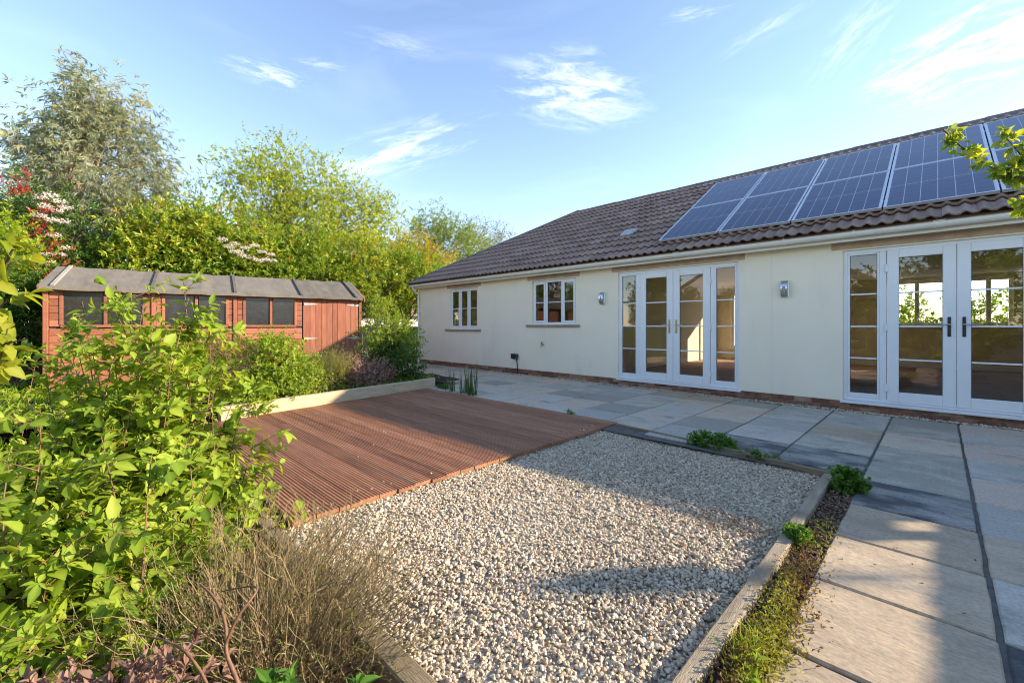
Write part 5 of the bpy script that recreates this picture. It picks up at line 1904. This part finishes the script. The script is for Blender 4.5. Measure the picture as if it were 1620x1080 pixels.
bare_branch('thick bare reddish branch curving up at the bottom by the dry bush', ((392, 1150, 1.02), (378, 1075, 1.04), (355, 1035, 1.06), (360, 1000, 1.08), (352, 965, 1.1), (335, 938, 1.12), (318, 925, 1.15)), 0.0085)
bare_branch('bare branch forking off to the right at the bottom by the dry bush', ((357, 1018, 1.055), (375, 975, 1.07), (395, 950, 1.09), (410, 930, 1.12), (398, 925, 1.16), (350, 935, 1.2)), 0.006)
bare_branch('thin bare branch arching to the left along the bottom edge', ((345, 1120, 1.0), (318, 1060, 1.03), (290, 1025, 1.06), (255, 1010, 1.1), (220, 1004, 1.14)), 0.006)


def small_plant(name, label, p, n_st, h, spread, per, ll, lw, mat, seed, cat='plant', up=0.8, ang=55, group=None, tint=(0.5, 0.22), tpl=LEAF8, t0=0.2, stem_r=0.0016):
    rng = np.random.default_rng(seed)
    root = thing(name, label, cat, tuple(p), group)
    b = np.array(p, float) + np.column_stack([rng.normal(0, spread * 0.35, n_st), rng.normal(0, spread * 0.35, n_st), np.zeros(n_st)])
    d = unit(np.column_stack([rng.normal(0, spread, n_st), rng.normal(0, spread, n_st), np.full(n_st, h)]))
    P = shoots(b, d, rng.uniform(0.6, 1.1, n_st) * math.hypot(h, spread * 0.5), 5, -0.05, 0.05, rng)
    V, F = tubes(P, np.linspace(stem_r, stem_r * 0.5, 5)[None], 4)
    V2, F2, t, raw = leaves_along(P, per, ll, lw, ang, up, t0, 1.0, 0.05, tpl, rng, tint=tint)
    obj('stem', V, F, M['red_stem'] if mat is not M['leaf_herb'] else M['leaf_herb'], root)
    obj('foliage', V2, F2, mat, root, tint=t)
    return root


small_plant('leafy_plant', 'small green leafy plant at the bottom edge left of the mossy sleeper', at(445, 1075, 1.12) - np.array([0, 0, 0.06]), 5, 0.07, 0.05, 7, 0.05, 0.024, M['leaf_herb'], 321)
small_plant('leafy_plant', 'dark green seedling beside the mossy sleeper end', at(555, 1078, 1.12) - np.array([0, 0, 0.05]), 5, 0.05, 0.045, 7, 0.04, 0.017, M['leaf_herb'], 322)
for i, (u, v, d, lab) in enumerate(((160, 1075, 1.15, 'pinkish brown leaf rosettes at the bottom edge left of the bare branches'), (250, 1085, 1.1, 'faded pink sedum stems at the bottom edge under the bare branches'), (15, 1085, 1.2, 'pinkish dry shoots in the bottom left corner'))):
    small_plant('pink_plant', lab, at(u, v, d) - np.array([0, 0, 0.06]), 26, 0.14, 0.12, 16, 0.030, 0.012, M['leaf_pink'], 330 + i, ang=40)


# ------------------------------------------------------------------ raised bed planting
def dome_bush(name, label, u, v, d, ru, rv, mat, seed, clusters, twigs, per, ll, lw, tw, tint=(0.5, 0.25), cat='bush', zb=0.1, extra_blobs=(), **kw):
    b = [px_blob(u, v, d, ru, rv)] + [px_blob(*e) for e in extra_blobs]
    p = at(u, v, d)
    return tree(name, label, cat, (p[0], p[1], zb), (p[0], p[1], p[2] + rv * d / FPX * 0.4), 0.02, b, clusters, twigs, per, ll, lw, tw, mat, M['bark'], seed, n_limbs=30, spread=0.07, tint=tint, **kw)


dome_bush('green_bush', 'bright green bush in the raised bed in front of the shed windows', 432, 580, 6.7, 46, 42, M['leaf_bright'], 401, 200, 5, 8, 0.045, 0.028, 0.16, (0.6, 0.22), hollow=0.4, extra_blobs=((425, 553, 6.8, 25, 22), (455, 605, 6.6, 25, 22)))
dome_bush('rosemary_bush', 'grey green wispy bush in the raised bed left of the bright green bush', 350, 595, 6.2, 46, 52, M['leaf_pale'], 402, 220, 5, 10, 0.035, 0.007, 0.25, (0.25, 0.22), hollow=0.3, lift=1.2, extra_blobs=((320, 570, 6.3, 30, 35), (385, 590, 6.3, 24, 35)))
dome_bush('green_bush', 'yellow green low bush in the raised bed below the shed door', 510, 595, 7.3, 34, 26, M['leaf_pale'], 403, 130, 5, 10, 0.035, 0.010, 0.2, (0.45, 0.25), hollow=0.3, lift=0.9, extra_blobs=((478, 612, 7.0, 24, 16), (535, 605, 7.5, 24, 16)))
dome_bush('heather_bush', 'dusty pink heather bush at the raised bed corner', 580, 594, 7.9, 38, 20, M['leaf_pink'], 404, 260, 6, 10, 0.028, 0.014, 0.12, (0.75, 0.22), hollow=0.55, lift=0.7)
root, c, rg = dome_bush('tall_bush', 'taller yellow and dark green bush between the shed and the house corner', 618, 535, 8.7, 34, 36, M['leaf_fern'], 405, 190, 5, 9, 0.048, 0.022, 0.22, (0.7, 0.22), hollow=0.25, lift=0.7, extra_blobs=((605, 500, 8.8, 16, 26), (590, 545, 8.8, 18, 28), (640, 545, 8.7, 20, 28)))
V, F, t, c2, pt = crown([px_blob(625, 572, 8.5, 36, 26), px_blob(600, 580, 8.5, 22, 20), px_blob(640, 590, 8.4, 20, 16)], 150, 5, 9, 0.045, 0.022, 0.2, rg, spread=0.08, tint=(0.45, 0.25), hollow=0.3)
add_part(root, 'lower_growth', M['leaf_dark'], V, F, t)
dome_bush('dry_plant', 'bare dry seed stems standing before the shed door', 548, 565, 7.9, 22, 22, M['leaf_dry'], 406, 26, 5, 2, 0.02, 0.008, 0.4, (0.5, 0.3), cat='dead plant', hollow=0.0, lift=1.8)
dome_bush('green_bush', 'small leafy clump behind the sleeper at the near end of the raised bed', 395, 630, 5.9, 30, 16, M['leaf_bright'], 407, 80, 5, 8, 0.04, 0.024, 0.14, (0.5, 0.25), hollow=0.3)
dome_bush('green_bush', 'loose fresh green bush spilling over the sleeper beside the bright green bush', 475, 592, 6.8, 24, 26, M['leaf_fern'], 411, 120, 5, 9, 0.042, 0.020, 0.18, (0.65, 0.22), hollow=0.3, lift=0.7, extra_blobs=((460, 618, 6.5, 24, 14),))
dome_bush('lavender_bush', 'soft grey lavender bush behind the sleeper below the shed door', 528, 588, 7.5, 24, 18, M['leaf_pale'], 412, 130, 5, 10, 0.032, 0.006, 0.22, (0.75, 0.2), hollow=0.3, lift=1.3)
dome_bush('green_bush', 'leafy bush between the rosemary and the farther leafy shrub', 285, 590, 5.9, 34, 38, M['leaf_bright'], 413, 150, 5, 8, 0.045, 0.026, 0.18, (0.6, 0.22), hollow=0.35)
dome_bush('lilac_plant', 'pale lilac flowering stems between the rosemary and the tall leafy shrub', 300, 640, 5.2, 40, 40, M['leaf_pink'], 408, 60, 5, 6, 0.02, 0.010, 0.3, (0.6, 0.25), cat='plant', hollow=0.0, lift=1.5)
for i, (u, v, d, lab) in enumerate(((480, 566, 7.2, 'tall dry grass tuft left of the shed door'), (60, 560, 8.2, 'brown dry stems beside the left corner of the shed'))):
    rg = np.random.default_rng(420 + i)
    p = at(u, v, d)
    n = 60
    b = np.column_stack([p[0] + rg.normal(0, 0.22, n), p[1] + rg.normal(0, 0.22, n), np.full(n, 0.1)])
    dd = unit(np.column_stack([rg.normal(0, 0.22, n), rg.normal(0, 0.22, n), np.ones(n)]))
    P = shoots(b, dd, rg.uniform(0.5, 0.95, n), 5, -0.05, 0.06, rg)
    V, F = tubes(P, np.linspace(0.004, 0.0018, 5)[None], 3)
    tag(obj('dry_grass', V, F, M['leaf_dry'], None, tint=np.repeat(rg.uniform(0, 1, n), 15)), lab, 'dead plant')

# low weeds over the bed soil
rg = np.random.default_rng(430)
n = 15000
P = np.column_stack([rg.uniform(-11.5, -3.4, n), rg.uniform(-2.6, 5.2, n), np.full(n, 0.12)])
P[:, 2] = np.where(P[:, 0] > -7.04, -0.11, 0.12)
ok = (P[:, 0] < -6.55 - 0.163 * (P[:, 1] - 1.25) - 0.02) & (P[:, 0] < -7.05) | (P[:, 1] < 0.70)
P = P[ok]
n = len(P)
V, F, nv = leaves(P, rg.normal(0, 0.6, (n, 3)) + np.array([0, 0, 0.8]), rg.normal(0, 0.4, (n, 3)) + np.array([0.3, 0, 0.6]), rg.uniform(0.06, 0.16, n), rg.uniform(0.015, 0.04, n))
tag(kind(obj('weeds', V, F, M['leaf_bright'], None, tint=np.repeat(np.clip(rg.normal(0.5, 0.25, n), 0, 1), nv)), 'stuff'), 'low green weeds covering the soil of the beds', 'weeds')


# ------------------------------------------------------------------ reeds, herbs and weeds by the patio
def reed(label, x, y, n, h, r, seed):
    rg = np.random.default_rng(seed)
    root = thing('reed_clump', label, 'reeds', (x, y, -0.02), 'upright reed clumps behind the deck')
    b = np.column_stack([x + rg.normal(0, r, n), y + rg.normal(0, r, n), np.full(n, -0.02)])
    d = unit(np.column_stack([rg.normal(0, 0.09, n), rg.normal(0, 0.09, n), np.ones(n)]))
    L = h * rg.uniform(0.6, 1.08, n)
    P = shoots(b, d, L, 5, 0, 0.02, rg)
    side = unit(np.column_stack([rg.normal(0, 1, n), rg.normal(0, 1, n), np.zeros(n)]))
    w = np.array([0.9, 1.0, 0.85, 0.55, 0.08])[None, :, None] * rg.uniform(0.006, 0.011, n)[:, None, None]
    A = P - side[:, None, :] * w
    B_ = P + side[:, None, :] * w
    V = np.stack([A, B_], 2).reshape(-1, 3)
    i = np.arange(n)[:, None] * 10 + np.arange(4)[None] * 2
    F = np.stack([i, i + 1, i + 3, i + 2], -1).reshape(-1, 4)
    obj('blades', V, F, M['leaf_reed'], root, tint=np.repeat(np.clip(rg.normal(0.45, 0.25, n), 0, 1), 10))


reed('short reed clump at the back corner of the deck', -6.30, 4.80, 16, 0.44, 0.045, 501)
reed('thin reed clump between the two fuller ones behind the deck', -5.98, 4.84, 14, 0.38, 0.05, 502)
reed('tallest fullest reed clump behind the deck', -5.74, 4.80, 34, 0.58, 0.06, 503)


def herb_clump(label, c, r, n, seed, ll=0.026):
    rg = np.random.default_rng(seed)
    root = thing('herb_clump', label, 'herb plant', tuple(c), 'low green herbs by the gravel edging')
    V, F, t, cc, pt = crown([(np.array(c) + np.array([0, 0, r[2] * 0.35]), np.array(r))], n, 4, 7, ll, ll * 0.75, 0.035, rg, spread=0.012, tint=(0.5, 0.25), hollow=0.35, tpl=LEAF4, lift=0.6)
    k = V[:, 2].reshape(-1, 4).min(1) > c[2] - 0.02
    obj('foliage', V, F, M['leaf_herb'], root, tint=t)
    TV, TF = tubes(shoots(np.repeat(np.array([c]), 24, 0) + rg.normal(0, 0.03, (24, 3)) * np.array([1, 1, 0]), unit(rg.normal(0, 0.8, (24, 3)) + np.array([0, 0, 1.0])), np.full(24, r[2] * 1.1), 4, 0, 0.05, rg), 0.0018, 4)
    obj('stem', TV, TF, M['leaf_herb'], root, tint=np.full(len(TV), 0.4))


herb_clump('wide mat of green herbs on the patio edge of the gravel', (-1.62, 4.46, -0.01), (0.24, 0.085, 0.09), 150, 511, 0.02)
herb_clump('bushy parsley like herb at the gravel corner', (-0.47, 3.98, -0.01), (0.085, 0.085, 0.12), 80, 512, 0.026)
herb_clump('small trailing green weed over the thin edging board', (-1.12, 4.36, -0.005), (0.15, 0.03, 0.02), 34, 513, 0.016)
herb_clump('small green weed tuft at the joint of the gravel edging boards', (-0.56, 2.84, -0.01), (0.04, 0.06, 0.06), 24, 514, 0.022)
herb_clump('tiny green weed on the back edge of the deck', (-3.55, 4.70, 0.0), (0.06, 0.02, 0.02), 12, 515, 0.015)
herb_clump('scrappy green weeds between the raised bed corner and the reeds', (-6.72, 4.93, 0.0), (0.16, 0.05, 0.05), 34, 516, 0.024)

rg = np.random.default_rng(520)
n = 5200
y = np.concatenate([rg.normal(1.75, 0.42, n - 800), rg.uniform(0.8, 3.2, 800)])
x = -0.475 + rg.normal(0, 0.05, n) + np.where(y < 2.15, np.clip(np.abs(rg.normal(0, 0.045, n)), 0, 0.085) * (0.4 + 0.6 * np.sin(y * 11) ** 2), 0)
ok = (x > -0.56) & (y < 3.6)
x, y = x[ok], y[ok]
n = len(x)
z = -0.015 + np.abs(rg.normal(0, 0.025, n)) + 0.03 * np.exp(-((x + 0.48) / 0.06) ** 2) * (np.sin(y * 9) * 0.4 + 0.7)
V, F, nv = leaves(np.column_stack([x, y, z]), rg.normal(0, 0.7, (n, 3)) + np.array([0, 0, 0.5]), rg.normal(0, 0.5, (n, 3)) + np.array([0, 0, 0.7]), rg.uniform(0.010, 0.026, n), rg.uniform(0.005, 0.011, n))
tt = np.clip(0.45 + 0.35 * np.sin(y * 5.0 + x * 17) + rg.normal(0, 0.25, n), 0, 1)
tag(kind(obj('sedum', V, F, M['leaf_sedum'], None, tint=np.repeat(tt, nv)), 'stuff'), 'creeping reddish and green sedum along the path edging', 'ground cover')


def grass_tuft(label, p, n, h, seed):
    rg = np.random.default_rng(seed)
    root = thing('grass_tuft', label, 'grass', tuple(p))
    b = np.array(p) + np.column_stack([rg.normal(0, 0.025, n), rg.normal(0, 0.04, n), np.zeros(n)])
    d = unit(np.column_stack([rg.normal(0, 0.5, n), rg.normal(0, 0.5, n), np.ones(n)]))
    P = shoots(b, d, h * rg.uniform(0.5, 1.1, n), 5, -0.25, 0.04, rg)
    side = unit(np.cross(d, rg.normal(0, 1, (n, 3))))
    w = np.array([1.0, 0.9, 0.7, 0.45, 0.05])[None, :, None] * rg.uniform(0.0015, 0.003, n)[:, None, None]
    V = np.stack([P - side[:, None] * w, P + side[:, None] * w], 2).reshape(-1, 3)
    i = np.arange(n)[:, None] * 10 + np.arange(4)[None] * 2
    F = np.stack([i, i + 1, i + 3, i + 2], -1).reshape(-1, 4)
    obj('blades', V, F, M['leaf_bright'], root, tint=np.repeat(np.clip(rg.normal(0.6, 0.2, n), 0, 1), 10))


grass_tuft('bright grass tuft growing in the sedum by the path', (-0.50, 1.72, 0.0), 90, 0.13, 531)
small_plant('weed', 'broad leaved green weed in the sedum by the path', np.array([-0.46, 1.60, 0.0]), 10, 0.07, 0.06, 8, 0.035, 0.018, M['leaf_bright'], 532)

# brown leaf scraps that have blown into the gravel, and stray stones on the boards and slabs
rg = np.random.default_rng(545)
n = 420
P = np.column_stack([rg.uniform(-2.7, -0.66, n), rg.uniform(0.9, 4.3, n), np.full(n, -0.022)])
k = 260
P[:k, 0] = -0.9 + rg.normal(0, 0.14, k)
P[:k, 1] = 2.85 + rg.normal(0, 0.13, k)
P = P[(P[:, 0] < -0.65)]
n = len(P)
V, F, nv = leaves(P, rg.normal(0, 1, (n, 3)) * np.array([1, 1, 0.3]), rg.normal(0, 0.5, (n, 3)) + np.array([0, 0, 1]), rg.uniform(0.012, 0.034, n), rg.uniform(0.007, 0.014, n))
tag(kind(obj('dead_leaves', V, F, M['leaf_dry'], None, tint=np.repeat(rg.uniform(0, 1, n), nv)), 'stuff'), 'brown dead leaf scraps lying on the gravel', 'dead leaves')
n = 36
P = np.column_stack([np.where(rg.random(n) < 0.5, -2.86 - np.abs(rg.normal(0, 0.06, n)), rg.uniform(-2.6, -0.4, n)), np.zeros(n), np.full(n, 0.014)])
P[:, 1] = np.where(P[:, 0] < -2.8, rg.uniform(1.0, 4.4, n), 4.58 + np.abs(rg.normal(0, 0.08, n)))
pebbles('stray_pebbles', P, rg.uniform(0.006, 0.012, n), rg)

# scattered bits: petals on the deck, crumbs on the slabs
rg = np.random.default_rng(540)
n = 60
P = np.column_stack([rg.uniform(-6.2, -2.9, n), rg.uniform(1.0, 4.2, n), np.full(n, 0.013)])
V, F, nv = leaves(P, rg.normal(0, 1, (n, 3)) * np.array([1, 1, 0.2]), rg.normal(0, 0.3, (n, 3)) + np.array([0, 0, 1]), rg.uniform(0.008, 0.018, n), rg.uniform(0.006, 0.013, n))
tag(kind(obj('petals', V, F, M['petal'], None, tint=np.repeat(rg.uniform(0.3, 1, n), nv)), 'stuff'), 'pale fallen petals scattered on the red deck', 'petals')
n = 26
P = np.column_stack([rg.uniform(-0.40, 0.6, n), rg.uniform(1.4, 4.5, n), np.full(n, 0.006)])
V, F, nv = leaves(P, rg.normal(0, 1, (n, 3)) * np.array([1, 1, 0.15]), rg.normal(0, 0.4, (n, 3)) + np.array([0, 0, 1]), rg.uniform(0.008, 0.022, n), rg.uniform(0.005, 0.012, n))
tag(kind(obj('leaf_litter', V, F, M['leaf_dry'], None, tint=np.repeat(rg.uniform(0, 0.5, n), nv)), 'stuff'), 'dry brown leaf crumbs on the path slabs', 'leaf litter')


# ------------------------------------------------------------------ fruit branches at the picture's sides
def fruit_branch(name, label, main, subs, mat, ll, lw, seed, per, blossom=0, r=0.008, trunk=None, t_in=0.12):
    rng = np.random.default_rng(seed)
    M0 = np.array(main)
    root = thing(name, label, 'tree', tuple(trunk[0]) if trunk is not None else tuple(M0[0]))
    g = Geo()
    def smooth(P, k=14):
        P = np.array(P)
        tt = np.linspace(0, len(P) - 1, k)
        Q = np.stack([np.interp(tt, np.arange(len(P)), P[:, i]) for i in range(3)], -1)
        for _ in range(3):
            Q[1:-1] = (Q[:-2] + Q[2:]) * 0.25 + Q[1:-1] * 0.5
        return Q
    if trunk is not None:
        g.add(*tubes(smooth(list(trunk) + [M0[0]])[None], np.linspace(0.06, r * 1.1, 14)[None], 8))
    Q = smooth(main)
    g.add(*tubes(Q[None], np.linspace(r, r * 0.4, 14)[None], 6))
    paths = [Q]
    for s in subs:
        q = smooth(s)
        g.add(*tubes(q[None], np.linspace(r * 0.6, r * 0.25, 14)[None], 5))
        paths.append(q)
    g.build('branch', M['bark'], root, True)
    paths = np.array(paths)
    # short leafy spurs
    P, T = along(paths, per, t_in, 1.0, rng)
    d = unit(rng.normal(0, 1, (len(P), 3)) + T * 0.5 + np.array([0, 0, 0.3]))
    sp = shoots(P, d, rng.uniform(0.015, 0.05, len(P)), 3, 0, 0.02, rng)
    raw = leaves_along(sp, 5, ll, lw, 60, 0.6, 0.5, 1.0, 0.15, LEAF8, rng, tint=(0.55, 0.25))[3]
    split_leaves(root, raw, 300, mat)
    if blossom:
        k = rng.choice(len(P), blossom, replace=False)
        flower_heads(root, P[k] + d[k] * 0.04, rng, M['petal'], 0.022, 14, 0.016)
    return root


fruit_branch('apple_tree', 'apple tree branch with fresh leaves and blossom reaching in over the roof at right',
             [np.array([2.05, 3.1, 1.75]), np.array([1.3, 3.42, 1.93]), np.array([0.7, 3.64, 2.0]), at(1625, 292, 2.44), at(1600, 283, 2.45), at(1555, 258, 2.4), at(1525, 240, 2.37), at(1492, 205, 2.35)],
             [[np.array([0.7, 3.64, 2.0]), at(1640, 280, 2.44), at(1625, 262, 2.45), at(1608, 235, 2.42), at(1585, 212, 2.4)], [np.array([0.8, 3.6, 2.0]), at(1650, 285, 2.45), at(1622, 278, 2.45)], [np.array([1.3, 3.42, 1.9]), at(1720, 330, 2.38), at(1660, 330, 2.42), at(1612, 322, 2.46)],
              [at(1640, 297, 2.48), at(1605, 270, 2.44), at(1590, 272, 2.42)]],
             M['apple_leaf'], 0.044, 0.026, 601, 30, 14, 0.0075, t_in=0.5, trunk=[(2.3, 3.0, -0.1), (2.28, 3.02, 0.8), (2.2, 3.05, 1.45)])
fruit_branch('pear_tree', 'glossy yellow green pear twigs reaching in at the left edge',
             [at(-160, 620, 1.12), at(-60, 520, 1.08), at(-20, 470, 1.05), at(8, 420, 1.02), at(20, 395, 1.0)],
             [[at(-90, 560, 1.1), at(-40, 560, 1.06), at(5, 545, 1.03), at(45, 535, 1.0)], [at(-60, 520, 1.08), at(-20, 500, 1.05), at(12, 475, 1.02)], [at(-120, 590, 1.1), at(-50, 590, 1.07), at(0, 580, 1.04), at(12, 520, 1.02)]],
             M['pear_leaf'], 0.040, 0.022, 602, 9, 0, 0.006, trunk=[(-2.1, -0.75, -0.15), (-2.05, -0.7, 0.5), (-1.95, -0.6, 0.9)])
